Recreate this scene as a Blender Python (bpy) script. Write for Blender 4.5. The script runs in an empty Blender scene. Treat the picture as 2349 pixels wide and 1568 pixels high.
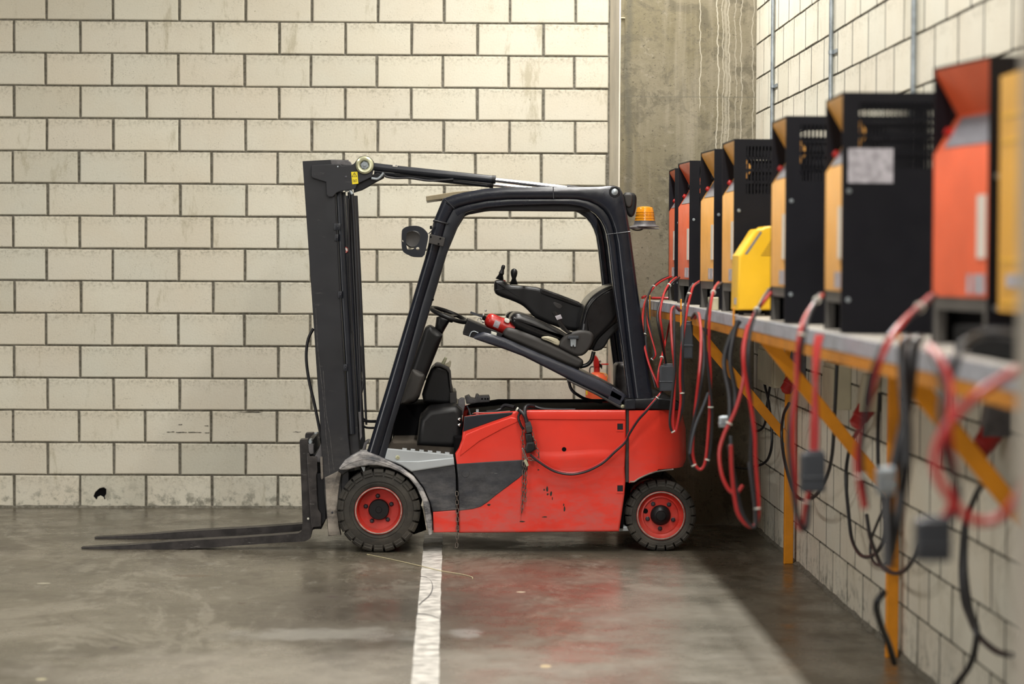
import bpy, bmesh, math, random
from mathutils import Vector, Matrix
random.seed(7)
D = bpy.data; SC = bpy.context.scene; COL = SC.collection
# ------------------------------------------------------------------ camera
FPX, CX, CY, YAW, PITCH, ROLL, HC = 5492.5, 1174.5, 784.0, .0237, .0334, .005, 1.506
_f = Vector((math.sin(YAW)*math.cos(PITCH), math.cos(YAW)*math.cos(PITCH), -math.sin(PITCH)))
_r0 = Vector((math.cos(YAW), -math.sin(YAW), 0)); _u0 = _r0.cross(_f)
_r = _r0*math.cos(ROLL)+_u0*math.sin(ROLL); _u = _u0*math.cos(ROLL)-_r0*math.sin(ROLL)
cam = D.cameras.new('camera'); cam_o = D.objects.new('camera', cam); COL.objects.link(cam_o)
cam.sensor_width = 36; cam.lens = FPX*36/2349; cam.clip_end = 200
M = Matrix((( _r.x,_u.x,-_f.x,0),(_r.y,_u.y,-_f.y,0),(_r.z,_u.z,-_f.z,HC),(0,0,0,1)))
cam_o.matrix_world = M; SC.camera = cam_o
cam.dof.use_dof = True; cam.dof.focus_distance = 12.75; cam.dof.aperture_fstop = 2.0
# ------------------------------------------------------------------ world, lamps, exposure
W = D.worlds.new('world'); SC.world = W; W.use_nodes = True
W.node_tree.nodes['Background'].inputs[0].default_value = (.80, .86, 1, 1)
W.node_tree.nodes['Background'].inputs[1].default_value = .05
def area(name, loc, sx, sy, power, col=(1, .970, .915)):
    l = D.lights.new(name, 'AREA'); l.shape = 'RECTANGLE'; l.size = sx; l.size_y = sy; l.energy = power; l.color = col
    o = D.objects.new(name, l); o.location = loc; COL.objects.link(o)
LZ = 4.42
for y in (0.6, 3.0, 5.4, 7.8, 10.2, 12.7): area('strip_light', (.78, y, LZ), .16, 1.5, 66 if y < 12 else 96)
for y in (-1, 3.0, 7.0, 11.0): area('strip_light', (-3.2, y, LZ), .16, 1.5, 56)
# daylight through the loading door, left of and behind the camera
dl = D.lights.new('door_daylight', 'AREA'); dl.shape = 'RECTANGLE'; dl.size = 3.6; dl.size_y = 2.6; dl.energy = 250; dl.color = (1, .97, .93)
dlo = D.objects.new('door_daylight', dl); COL.objects.link(dlo); dlo.location = (-8.5, -1.5, 1.5)
dlo.rotation_euler = Vector((10, 13.5, 0)).to_track_quat('-Z', 'Y').to_euler()
SC.view_settings.view_transform = 'Standard'; SC.view_settings.look = 'None'
SC.view_settings.gamma = 1; SC.view_settings.use_curve_mapping = False
SC.view_settings.exposure = 0.40

# ------------------------------------------------------------------ pixel helpers (photo pixel -> point on a plane)
def ray(px, py): return _r*((px-CX)/FPX) + _u*(-(py-CY)/FPX) + _f
def at(px, py, Y):
    d = ray(px, py); s = Y/d.y; return (d.x*s, Y, HC+d.z*s)
def atX(px, py, X):
    d = ray(px, py); s = X/d.x; return (X, d.y*s, HC+d.z*s)
def atZ(px, py, z=0.):
    d = ray(px, py); s = (z-HC)/d.z; return (d.x*s, d.y*s, z)
def px_of(p):
    v = Vector(p)-Vector((0, 0, HC)); z = v.dot(_f); return CX+FPX*v.dot(_r)/z, CY-FPX*v.dot(_u)/z

# ------------------------------------------------------------------ materials
class NT:
    def __init__(s, name):
        s.m = D.materials.new(name); s.m.use_nodes = True; s.t = s.m.node_tree; s.n = s.t.nodes
        s.b = s.n['Principled BSDF']; s.pos = s.n.new('ShaderNodeNewGeometry').outputs['Position']
        s.sep = None
    def L(s, a, b): s.t.links.new(a, b)
    def put(s, sock, v):
        if isinstance(v, bpy.types.NodeSocket): s.L(v, sock)
        elif hasattr(sock.default_value, '__len__') and not hasattr(v, '__len__'): sock.default_value = [v]*len(sock.default_value)
        elif hasattr(v, '__len__') and len(v) == 3 and len(sock.default_value) == 4: sock.default_value = (*v, 1)
        else: sock.default_value = v
    def math(s, op, a, b=0., c=0., clamp=False):
        n = s.n.new('ShaderNodeMath'); n.operation = op; n.use_clamp = clamp
        s.put(n.inputs[0], a); s.put(n.inputs[1], b); s.put(n.inputs[2], c); return n.outputs[0]
    def vm(s, op, a, b): 
        n = s.n.new('ShaderNodeVectorMath'); n.operation = op; s.put(n.inputs[0], a); s.put(n.inputs[1], b)
        return n.outputs[0]
    def xyz(s):
        if not s.sep:
            n = s.n.new('ShaderNodeSeparateXYZ'); s.L(s.pos, n.inputs[0]); s.sep = n.outputs
        return s.sep
    def noise(s, scale, detail=3, rough=.55, vec=None, stretch=None, dist=0):
        v = vec or s.pos
        if stretch: v = s.vm('MULTIPLY', v, stretch)
        n = s.n.new('ShaderNodeTexNoise'); s.L(v, n.inputs['Vector']); n.inputs['Scale'].default_value = scale
        n.inputs['Detail'].default_value = detail; n.inputs['Roughness'].default_value = rough; n.inputs['Distortion'].default_value = dist
        return n.outputs['Fac']
    def vor(s, scale, feature='F1', stretch=None):
        v = s.vm('MULTIPLY', s.pos, stretch) if stretch else s.pos
        n = s.n.new('ShaderNodeTexVoronoi'); n.feature = feature; s.L(v, n.inputs['Vector']); n.inputs['Scale'].default_value = scale
        return n.outputs['Distance']
    def rng(s, v, a, b, c=0., d=1.):
        n = s.n.new('ShaderNodeMapRange'); n.interpolation_type = 'SMOOTHSTEP'; s.put(n.inputs[0], v)
        for i, q in enumerate((a, b, c, d)): n.inputs[i+1].default_value = q
        return n.outputs[0]
    def mix(s, f, a, b, mode='MIX'):
        n = s.n.new('ShaderNodeMix'); n.data_type = 'RGBA'; n.blend_type = mode; n.clamp_factor = True
        s.put(n.inputs[0], f); s.put(n.inputs[6], a); s.put(n.inputs[7], b); return n.outputs[2]
    def bump(s, h, dist=.002, strength=1.):
        n = s.n.new('ShaderNodeBump'); n.inputs['Distance'].default_value = dist; n.inputs['Strength'].default_value = strength
        s.put(n.inputs['Height'], h); s.L(n.outputs[0], s.b.inputs['Normal'])
    def out(s, col=None, rough=None, metal=None, spec=None):
        if col is not None: s.put(s.b.inputs['Base Color'], col)
        if rough is not None: s.put(s.b.inputs['Roughness'], rough)
        if metal is not None: s.put(s.b.inputs['Metallic'], metal)
        if spec is not None: s.put(s.b.inputs['Specular IOR Level'], spec)
        return s.m
def srgb(r, g, b):
    f = lambda c: (c/255/12.92) if c/255 <= .04045 else ((c/255+.055)/1.055)**2.4
    return (f(r), f(g), f(b))
def paint(name, col, rough=.45, metal=0., var=.12, vs=6., bump=0., bs=60., dust=None, spec=.5, scr=0.):
    n = NT(name); k = n.rng(n.noise(vs, 4), .3, .7, 1-var, 1+var*.5)
    kk = n.n.new('ShaderNodeCombineXYZ')
    for i in range(3): n.L(k, kk.inputs[i])
    c = n.mix(1., col, kk.outputs[0], 'MULTIPLY')
    r = n.math('ADD', rough, n.math('MULTIPLY', n.math('SUBTRACT', n.noise(vs*3, 3), .5), .18))
    if scr:
        s_ = n.rng(n.noise(9, 5, .7, stretch=(1, 1, 5)), .62, .72); c = n.mix(n.math('MULTIPLY', s_, scr), c, (.38, .36, .34))
    if dust:
        z0, z1, amt, dc = dust
        h = n.rng(n.xyz()[2], z0, z1, 1., 0.); g = n.rng(n.noise(5, 8, .75, stretch=(1, 1, 2.4)), .36, .66)
        f = n.math('MULTIPLY', n.math('MULTIPLY', h, g), amt)
        c = n.mix(f, c, dc); r = n.math('ADD', r, n.math('MULTIPLY', f, .3))
    if bump: n.bump(n.noise(bs, 4), bump)
    return n.out(c, r, metal, spec)
DUST = (.27, .24, .20)
MT = {}
MT['black'] = paint('black_steel', (.006, .006, .008), .45, var=.3, scr=.04, spec=.3)
MT['charcoal'] = paint('charcoal_paint', (.011, .013, .019), .34, var=.2, scr=.03, spec=.45)
MT['guard'] = paint('guard_gloss', (.010, .012, .019), .24, var=.2, scr=.02)
MT['mast'] = paint('mast_steel', (.011, .0115, .015), .42, var=.3, vs=4, scr=.10, dust=(.1, .75, .30, (.20, .18, .155)))
MT['plastic'] = paint('black_plastic', (.008, .008, .009), .42, var=.2, spec=.35)
MT['matte'] = paint('dark_cavity', (.004, .004, .0045), .9, var=.2, spec=.1)
MT['floor_mat'] = paint('dusty_floor_mat', (.085, .072, .058), .85, var=.4, vs=8, spec=.2)
MT['vinyl'] = paint('black_vinyl', (.008, .008, .009), .22, var=.2, bump=.0004, bs=300)
MT['grey_plastic'] = paint('dark_grey_plastic', (.032, .029, .027), .55, var=.3, bump=.0003, bs=400)
MT['hood'] = paint('hood_slate', (.028, .031, .044), .30, var=.2, scr=.1)
MT['panel'] = paint('side_charcoal', (.024, .026, .033), .5, var=.35, vs=14, scr=.35, dust=(.18, .55, .5, (.20, .19, .185)))
MT['red'] = paint('truck_red', (.76, .040, .022), .33, var=.10, vs=3, bump=.0025, bs=3.5, dust=(.10, .66, .7, (.46, .115, .10)))
MT['red_clean'] = paint('red_enamel', (.46, .014, .010), .30, var=.2)
MT['rim'] = paint('rim_red', (.56, .022, .012), .42, var=.15, vs=20, dust=(0., .35, .25, DUST))
MT['worn'] = paint('scratched_metal', (.085, .08, .08), .7, var=.6, vs=60)
MT['rim_edge'] = paint('worn_rim_edge', (.34, .29, .25), .6, var=.5, vs=40)
MT['tire'] = paint('tyre_rubber', (.034, .031, .026), .75, var=.45, vs=12, bump=.001, bs=90, dust=(0., .5, .6, (.10, .085, .068)))
MT['dusty'] = paint('dusty_steel', (.10, .09, .08), .8, var=.35, vs=14, dust=(.25, .66, .95, (.38, .335, .285)))
MT['fender'] = paint('dusty_fender', (.07, .074, .085), .6, var=.5, vs=8, dust=(.50, 1.1, 1., (.50, .475, .46)))
MT['silver'] = paint('silver_paint', (.42, .45, .47), .38, metal=.25, var=.1, scr=.1)
MT['chain'] = paint('dull_chain', (.20, .17, .145), .4, metal=.8, var=.3, vs=60)
MT['chrome'] = paint('chrome', (.75, .75, .76), .14, metal=1., var=.05)
MT['zinc'] = paint('galvanised_steel', (.36, .40, .43), .42, metal=.7, var=.25, vs=25)
MT['brass_zinc'] = paint('yellow_zinc', (.56, .56, .38), .36, metal=.55, var=.25, vs=14)
MT['bolt'] = paint('dark_bolt', (.06, .06, .07), .4, metal=.6, var=.3)
MT['fork'] = paint('worn_fork_steel', (.040, .035, .034), .45, metal=.3, var=.5, vs=18, scr=.5)
MT['amber'] = paint('amber_lens', (.75, .30, .015), .12, var=.1)
MT['dark_base'] = paint('dusty_beacon_base', (.10, .095, .10), .5, var=.3, vs=30)
MT['orange'] = paint('orange_paint', (.80, .30, .012), .42, var=.15, vs=8, scr=.12)
MT['strip'] = paint('grey_edge_strip', (.42, .44, .50), .38, metal=.35, var=.25, vs=25)
MT['plank'] = paint('grey_plank', (.36, .33, .29), .6, var=.3, vs=20)
MT['wood'] = paint('pale_wood', (.60, .54, .36), .6, var=.2, vs=15)
MT['ch_black'] = paint('charger_black', (.0045, .0045, .008), .5, var=.15, spec=.25)
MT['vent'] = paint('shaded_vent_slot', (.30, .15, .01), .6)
MT['ch_deep'] = paint('charger_deep_yellow', (.80, .40, .03), .4, var=.1)
MT['ch_red'] = paint('charger_red', (.74, .115, .040), .38, var=.1)
MT['ch_amber'] = paint('charger_amber', (.82, .40, .085), .38, var=.1)
MT['ch_yellow'] = paint('charger_yellow', (.90, .52, .02), .38, var=.06)
MT['ch_grey'] = paint('charger_plinth', (.10, .093, .085), .55, var=.2)
MT['display'] = paint('display_grey', (.20, .20, .225), .35, var=.15, vs=40)
MT['label'] = paint('silver_label', (.42, .40, .44), .45, var=.3, vs=50)
MT['white'] = paint('white_print', (.72, .69, .62), .5, var=.08)
MT['cab_red'] = paint('red_cable', (.40, .020, .020), .35, var=.1)
MT['cab_black'] = paint('black_cable', (.013, .013, .016), .42, var=.1)
MT['tie'] = paint('white_cable_tie', (.62, .62, .55), .5, var=.05)
MT['connector'] = paint('grey_connector', (.036, .041, .050), .5, var=.15)
MT['plug_red'] = paint('red_plug', (.36, .018, .016), .4, var=.2)
MT['box'] = paint('beige_enclosure', (.50, .46, .33), .5, var=.1)
MT['yellow'] = paint('yellow_sticker', (.78, .62, .015), .4, var=.05)
MT['ink'] = paint('black_ink', (.02, .018, .01), .6, var=0)
MT['line'] = paint('white_floor_paint', (.58, .56, .52), .5, var=.45, vs=14, scr=.75)
MT['twine'] = paint('cream_twine', (.50, .44, .27), .8)
MT['roof_pl'] = paint('tan_roof_plate', (.30, .25, .16), .35, var=.2, vs=20)
MT['soffit'] = paint('ceiling_concrete', (.48, .46, .42), .8, var=.2, vs=1.5)

def block_mat(name, axis, org):
    n = NT(name); X = n.xyz(); z = n.math('DIVIDE', n.math('SUBTRACT', X[2], .0033), .1965)
    row = n.math('FLOOR', z); par = n.math('MODULO', row, 2.)
    u = n.math('ADD', n.math('DIVIDE', n.math('SUBTRACT', X[axis], org), .4), n.math('MULTIPLY', n.math('SUBTRACT', 1., par), .5))
    cu = n.n.new('ShaderNodeCombineXYZ'); n.L(n.math('FLOOR', u), cu.inputs[0]); n.L(row, cu.inputs[1])
    wn = n.n.new('ShaderNodeTexWhiteNoise'); n.L(cu.outputs[0], wn.inputs['Vector']); sp = n.n.new('ShaderNodeSeparateColor'); n.L(wn.outputs['Color'], sp.inputs[0])
    c = n.mix(sp.outputs[0], (.69, .66, .55), (.65, .61, .51))
    c = n.mix(n.rng(sp.outputs[1], .6, .98, 0, .7), c, (.62, .61, .52))
    c = n.mix(n.rng(sp.outputs[2], .88, .98, 0, .4), c, (.48, .47, .38))
    c = n.mix(n.rng(n.noise(2.2, 3), .35, .7, 0, .35), c, (.62, .54, .41))
    # soiling towards the top edge of each block, fine pores, larger chips
    fz = n.math('FRACT', z); top = n.rng(fz, .60, .97); d = n.math('MULTIPLY', top, n.rng(n.noise(55, 6, .75), .45, .68))
    c = n.mix(n.math('MULTIPLY', d, .60), c, (.19, .165, .105))
    c = n.mix(n.math('MULTIPLY', n.rng(n.noise(190, 2, .5), .62, .70), n.rng(n.noise(7, 3), .45, .68, .15, .85)), c, (.15, .13, .08))
    chip = n.rng(n.noise(26, 5, .7), .665, .72)
    c = n.mix(n.math('MULTIPLY', chip, .6), c, (.20, .19, .11))
    c = n.mix(n.math('MULTIPLY', n.rng(n.noise(3., 6, .75, stretch=(2.5, 2.5, .7)), .57, .70), .45), c, (.30, .26, .15))
    lo = n.rng(X[2], .02, .20, 1, 0); c = n.mix(n.math('MULTIPLY', lo, n.rng(n.noise(14, 6, .7), .48, .64)), c, (.26, .25, .20))
    n.bump(n.math('ADD', n.noise(120, 5, .7), n.math('MULTIPLY', chip, -.8)), .003, .7)
    return n.out(c, .85)
MT['block_back'] = block_mat('block_cream_back', 0, -2.4776)
MT['block_right'] = block_mat('block_cream_right', 1, 12.592)
def _mort():
    n = NT('mortar_grey'); c = n.mix(n.rng(n.noise(60, 5, .7), .35, .65), (.095, .087, .062), (.215, .20, .165)); n.bump(n.noise(150, 4), .004); return n.out(c, .95)
MT['mortar'] = _mort(); MT['mortar_dark'] = paint('dark_mortar', (.045, .040, .028), .95, var=.5, vs=40)  # mortar of the upright joints is dark in itself; also colours the paint marks
def _conc():
    n = NT('column_concrete'); X = n.xyz()
    c = n.mix(n.rng(n.noise(1.6, 5), .32, .68), (.165, .142, .086), (.225, .198, .142))
    c = n.mix(n.rng(n.noise(13, 8, .8, dist=.5), .54, .62, 0, .6), c, (.115, .10, .068))
    c = n.mix(n.rng(n.noise(9, 8, .75), .58, .68, 0, .6), c, (.30, .27, .205))
    c = n.mix(n.rng(n.noise(5, 8, .78, dist=.8), .50, .60, 0, .7), c, (.105, .092, .062))
    c = n.mix(n.rng(n.noise(45, 5, .75), .60, .66, 0, .85), c, (.055, .048, .032))
    c = n.mix(n.rng(n.noise(7, 4, .6, stretch=(1.6, 1.6, .10)), .52, .75, 0, .5), c, (.33, .295, .225))
    # dark run along the left arris
    ed = n.math('ABSOLUTE', n.math('SUBTRACT', X[0], n.math('ADD', .985, n.math('MULTIPLY', n.math('SUBTRACT', n.noise(3, 4), .5), .09))))
    c = n.mix(n.rng(ed, .0, .035, .62, 0), c, (.09, .085, .065))
    # lime runs
    for x0, z0, w, a in ((1.395, 2.36, .006, .9), (1.497, 2.0, .008, .9), (1.527, 2.0, .007, .6), (1.562, 2., .010, .55), (1.60, 2.2, .007, .45), (1.632, 2.1, .007, .6), (1.70, 1.9, .006, .6), (1.545, 1.9, .022, .35)):
        xx = n.math('ADD', x0, n.math('MULTIPLY', n.math('SUBTRACT', n.noise(2.2+x0, 3, stretch=(.01, .01, 2.2)), .5), .055))
        m = n.rng(n.math('ABSOLUTE', n.math('SUBTRACT', X[0], xx)), w*.12, w*.6, 1, 0)
        m = n.math('MULTIPLY', m, n.rng(X[2], z0, z0+.06, 0, a)); c = n.mix(m, c, (.50, .465, .38))
    jl = n.rng(n.math('ABSOLUTE', n.math('SUBTRACT', X[2], 2.455)), .001, .005, .6, 0); c = n.mix(jl, c, (.13, .12, .09))
    n.bump(n.math('ADD', n.noise(25, 6, .7), n.math('MULTIPLY', n.rng(n.noise(60, 3), .66, .74), -.6)), .004)
    return n.out(c, .85)
MT['concrete'] = _conc()
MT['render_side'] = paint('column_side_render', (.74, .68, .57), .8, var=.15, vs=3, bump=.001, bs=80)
MT['pillar'] = paint('near_pillar_render', (.42, .38, .32), .8, var=.1, vs=3)
def _floor():
    n = NT('floor_concrete')
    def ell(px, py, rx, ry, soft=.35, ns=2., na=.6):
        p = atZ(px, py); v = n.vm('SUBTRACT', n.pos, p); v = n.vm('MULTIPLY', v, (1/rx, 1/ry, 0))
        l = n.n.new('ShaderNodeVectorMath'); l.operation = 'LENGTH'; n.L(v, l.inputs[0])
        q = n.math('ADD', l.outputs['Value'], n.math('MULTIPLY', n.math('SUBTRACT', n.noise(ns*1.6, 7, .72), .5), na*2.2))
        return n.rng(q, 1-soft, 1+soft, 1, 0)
    c = n.mix(n.rng(n.noise(.8, 5), .3, .7), (.082, .071, .052), (.132, .115, .086))
    c = n.mix(n.rng(n.noise(1.5, 12, .80, stretch=(1, .42, 1), dist=.7), .505, .565, 0, .50), c, (.245, .222, .180))
    c = n.mix(n.rng(n.noise(1.9, 12, .82, stretch=(1, .5, 1), dist=.9), .515, .575, 0, .65), c, (.068, .056, .042))
    c = n.mix(n.rng(n.noise(7, 9, .8, stretch=(1, .5, 1)), .56, .62, 0, .35), c, (.30, .285, .24))
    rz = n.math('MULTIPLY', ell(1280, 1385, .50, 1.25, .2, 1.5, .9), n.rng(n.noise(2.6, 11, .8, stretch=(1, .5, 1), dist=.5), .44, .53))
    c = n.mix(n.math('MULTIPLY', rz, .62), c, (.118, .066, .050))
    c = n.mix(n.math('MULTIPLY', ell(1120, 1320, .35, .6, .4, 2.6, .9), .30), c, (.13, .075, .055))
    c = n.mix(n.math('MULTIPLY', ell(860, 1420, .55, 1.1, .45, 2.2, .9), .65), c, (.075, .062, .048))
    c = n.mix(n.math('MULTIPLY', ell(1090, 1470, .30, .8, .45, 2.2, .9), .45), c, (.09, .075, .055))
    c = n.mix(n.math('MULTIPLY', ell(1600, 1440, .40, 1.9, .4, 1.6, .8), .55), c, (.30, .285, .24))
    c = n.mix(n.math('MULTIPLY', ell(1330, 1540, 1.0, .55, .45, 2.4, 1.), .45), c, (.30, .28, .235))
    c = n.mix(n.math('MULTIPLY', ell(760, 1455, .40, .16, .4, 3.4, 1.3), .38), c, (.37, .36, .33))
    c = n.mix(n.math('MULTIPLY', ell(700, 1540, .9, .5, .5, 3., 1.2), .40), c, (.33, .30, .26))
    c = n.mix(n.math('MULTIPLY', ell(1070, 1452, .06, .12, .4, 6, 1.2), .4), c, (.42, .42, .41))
    for (px, py, rx, ry, col) in ((1252, 1527, .020, .035, (.62, .52, .32)), (1195, 1357, .022, .020, (.55, .49, .36)), (95, 1557, .02, .02, (.5, .46, .30)), (100, 1337, .035, .018, (.45, .42, .32)), (760, 1368, .03, .02, (.05, .03, .03)), (555, 1383, .02, .02, (.05, .03, .02)), (262, 1485, .02, .03, (.04, .03, .03)), (440, 1320, .09, .04, (.09, .06, .04)), (1900, 1470, .02, .03, (.04, .03, .03)), (1930, 1440, .015, .02, (.04, .03, .03))):
        c = n.mix(n.math('MULTIPLY', ell(px, py, rx, ry, .15, 14, .6), .85), c, col)
    c = n.mix(n.rng(n.vor(3.1), .0, .035, .7, 0), c, (.045, .035, .03))
    c = n.mix(n.rng(n.noise(60, 3, .6), .68, .74, 0, .6), c, (.06, .05, .04))
    # tyre scuffs
    c = n.mix(n.rng(n.noise(6, 5, .7, stretch=(.25, 2.2, 1), dist=.4), .64, .74, 0, .35), c, (.06, .05, .045))
    r = n.rng(n.noise(1.9, 6, .7), .35, .65, .15, .36); r = n.math('ADD', r, n.math('MULTIPLY', n.noise(22, 4), .10))
    n.bump(n.math('ADD', n.noise(9, 3), n.math('MULTIPLY', n.noise(70, 4, .7), .25)), .0012, .6)
    return n.out(c, r, spec=.55)
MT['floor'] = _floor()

# ------------------------------------------------------------------ mesh builder
def org_of(p):
    v = Vector((0, 0, 0))
    while p is not None: v += p.location; p = p.parent
    return v
class MB:
    def __init__(s): s.v = []; s.f = []
    def add(s, vs, fs):
        k = len(s.v); s.v += [tuple(v) for v in vs]; s.f += [tuple(i+k for i in f) for f in fs]; return s
    def box(s, a, b):
        x0, y0, z0 = a; x1, y1, z1 = b
        return s.add([(x0,y0,z0),(x1,y0,z0),(x1,y1,z0),(x0,y1,z0),(x0,y0,z1),(x1,y0,z1),(x1,y1,z1),(x0,y1,z1)],
                     [(0,3,2,1),(4,5,6,7),(0,1,5,4),(1,2,6,5),(2,3,7,6),(3,0,4,7)])
    def cbox(s, a, b, c=.004):          # box with chamfered long edges (prism of octagon in XZ)
        x0, y0, z0 = a; x1, y1, z1 = b
        return s.puff([(x0,z0),(x1,z0),(x1,z1),(x0,z1)], y0, y1, c, 1)
    def obox(s, p, q, w, h, up=(0, 0, 1)):   # beam from p to q
        p, q = Vector(p), Vector(q); d = (q-p).normalized(); a = d.cross(Vector(up)).normalized(); b = a.cross(d)
        vs = [p+a*sx*w/2+b*sy*h/2 for sx, sy in ((-1,-1),(1,-1),(1,1),(-1,1))]+[q+a*sx*w/2+b*sy*h/2 for sx, sy in ((-1,-1),(1,-1),(1,1),(-1,1))]
        return s.add(vs, [(0,3,2,1),(4,5,6,7),(0,1,5,4),(1,2,6,5),(2,3,7,6),(3,0,4,7)])
    def puff(s, poly, y0, y1, r=.006, n=2, smooth=0, closed_ends=True):   # polygon in XZ extruded along Y, rounded rims
        P = [Vector((p[0], p[1])) for p in poly]
        for _ in range(smooth):
            Q = []
            for i in range(len(P)):
                a, b = P[i], P[(i+1) % len(P)]; Q += [a*.75+b*.25, a*.25+b*.75]
            P = Q
        A = sum(P[i].x*P[(i+1) % len(P)].y-P[(i+1) % len(P)].x*P[i].y for i in range(len(P)))
        if A < 0: P.reverse()
        N = []
        for i in range(len(P)):
            a, b, c = P[i-1], P[i], P[(i+1) % len(P)]
            e1, e2 = (b-a), (c-b)
            n1 = Vector((e1.y, -e1.x)).normalized() if e1.length > 1e-9 else Vector((0, 0)); n2 = Vector((e2.y, -e2.x)).normalized() if e2.length > 1e-9 else n1
            m = n1+n2
            m = m.normalized() if m.length > 1e-6 else n1
            k = max(.5, m.dot(n1)); N.append(m/k)
        d = abs(y1-y0); rr_ = min(r, d/2); K = [1.]*len(P); n_ = len(P)
        for _ in range(60):
            bad = False
            for i in range(n_):
                j = (i+1) % n_; e = P[j]-P[i]; q = (P[j]-N[j]*rr_*1.1*K[j])-(P[i]-N[i]*rr_*1.1*K[i])
                if q.dot(e) < .12*e.length_squared: K[i] *= .85; K[j] *= .85; bad = True
            if not bad: break
        N = [a*k for a, k in zip(N, K)]
        lay = []
        d = y1-y0; sg = 1 if d > 0 else -1; r = min(r, abs(d)/2)
        for j in range(n+1):
            t = math.pi/2*j/n if n else 0
            lay.append((r*(1-math.sin(t)), y0+sg*r*(1-math.cos(t))))
        for j in range(n, -1, -1):
            t = math.pi/2*j/n if n else 0
            lay.append((r*(1-math.sin(t)), y1-sg*r*(1-math.cos(t))))
        if r > .002 and n >= 2 and lay[0][0] > .002:
            e = min(.004, r*.35); lay = [(lay[0][0]+e, y0)]+lay+[(lay[-1][0]+e, y1)]
        vs = []; L = len(P)
        for ins, y in lay:
            for p, nn in zip(P, N): q = p-nn*ins; vs.append((q.x, y, q.y))
        fs = []
        for j in range(len(lay)-1):
            for i in range(L):
                k = (i+1) % L; fs.append((j*L+i, j*L+k, (j+1)*L+k, (j+1)*L+i))
        fs.append(tuple(reversed(range(L)))) ; fs.append(tuple((len(lay)-1)*L+i for i in range(L)))
        if sg > 0: fs = [tuple(reversed(f)) for f in fs]; fs = [tuple(reversed(f)) for f in fs]
        return s.add(vs, fs)
    def pp(s, pts, y0, y1, r=.006, n=2, smooth=0):   # same, outline given as photo pixels on plane y0
        return s.puff([(at(a, b, y0)[0], at(a, b, y0)[2]) for a, b in pts], y0, y1, r, n, smooth)
    def band(s, O, I, y0, y1, r=.012, n=3):          # swept rounded box between outer and inner contours (pixels)
        rings = []
        for (ox, oy), (ix, iy) in zip(O, I):
            a = Vector(at(ox, oy, y0)); b = Vector(at(ix, iy, y0)); w = (b-a).length; d = y1-y0; rr = min(r, w*.49, d*.49)
            u = (b-a)/w; ring = []
            for cxx, cyy, a0 in ((rr, rr, math.pi), (w-rr, rr, 1.5*math.pi), (w-rr, d-rr, 0), (rr, d-rr, .5*math.pi)):
                for k in range(n+1):
                    t = a0+math.pi/2*k/n; ring.append(a+u*(cxx+rr*math.cos(t))+Vector((0, cyy+rr*math.sin(t), 0)))
            rings.append(ring)
        return s.rings(rings)
    def rings(s, rings, cap=True, loop=False):
        L = len(rings[0]); vs = [v for r in rings for v in r]; fs = []; R = len(rings)
        for j in range(R if loop else R-1):
            for i in range(L):
                k = (i+1) % L; j2 = (j+1) % R; fs.append((j*L+i, j*L+k, j2*L+k, j2*L+i))
        if cap and not loop: fs.append(tuple(reversed(range(L)))); fs.append(tuple((R-1)*L+i for i in range(L)))
        return s.add(vs, fs)
    def lathe(s, c, axis, prof, seg=32, cap=True):             # prof: (radius, distance along axis)
        c = Vector(c); ax = Vector(axis).normalized(); a = ax.orthogonal().normalized(); b = ax.cross(a)
        R = [[c+ax*h+(a*math.cos(2*math.pi*i/seg)+b*math.sin(2*math.pi*i/seg))*max(r, 1e-4) for i in range(seg)] for r, h in prof]
        return s.rings(R, cap)
    def tube(s, pts, r, seg=8, sub=4, cap=True):
        P = spline(pts, sub); rings = []; T = None; up = None
        for i, p in enumerate(P):
            t = (P[min(i+1, len(P)-1)]-P[max(i-1, 0)]).normalized()
            if up is None: up = t.orthogonal().normalized()
            else: up = (up-t*up.dot(t)); up = up.normalized() if up.length > 1e-6 else t.orthogonal().normalized()
            b = t.cross(up); rings.append([p+(up*math.cos(2*math.pi*k/seg)+b*math.sin(2*math.pi*k/seg))*r for k in range(seg)])
        return s.rings(rings, cap)
    def torus(s, c, nrm, R, r, seg=28, ss=8, sx=1.):
        c = Vector(c); n = Vector(nrm).normalized(); a = n.orthogonal().normalized(); b = n.cross(a); rings = []
        for i in range(seg):
            t = 2*math.pi*i/seg; e = a*math.cos(t)*sx+b*math.sin(t); e1 = e.normalized()
            rings.append([c+e*R+(e1*math.cos(2*math.pi*k/ss)+n*math.sin(2*math.pi*k/ss))*r for k in range(ss)])
        return s.rings(rings, loop=True)
    def holes(s, outer, holes, y0, y1):              # flat plate in XZ with holes
        bm = bmesh.new(); loops = []
        for L in [outer]+holes:
            vs = [bm.verts.new((p[0], y0, p[1])) for p in L]
            for i in range(len(vs)): bm.edges.new((vs[i], vs[(i+1) % len(vs)]))
            loops.append(vs)
        bmesh.ops.triangle_fill(bm, edges=bm.edges[:], use_beauty=True); bm.verts.index_update()
        n = len(bm.verts); V = [v.co.copy() for v in bm.verts]; F = [tuple(v.index for v in f.verts) for f in bm.faces]
        k = 0; side = []
        for L in loops:
            m = len(L)
            for i in range(m): a, b = k+i, k+(i+1) % m; side.append((a, b, b+n, a+n))
            k += m
        bm.free()
        return s.add([(*v,) for v in V]+[(v.x, y1, v.z) for v in V], F+[tuple(i+n for i in reversed(f)) for f in F]+side)
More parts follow.
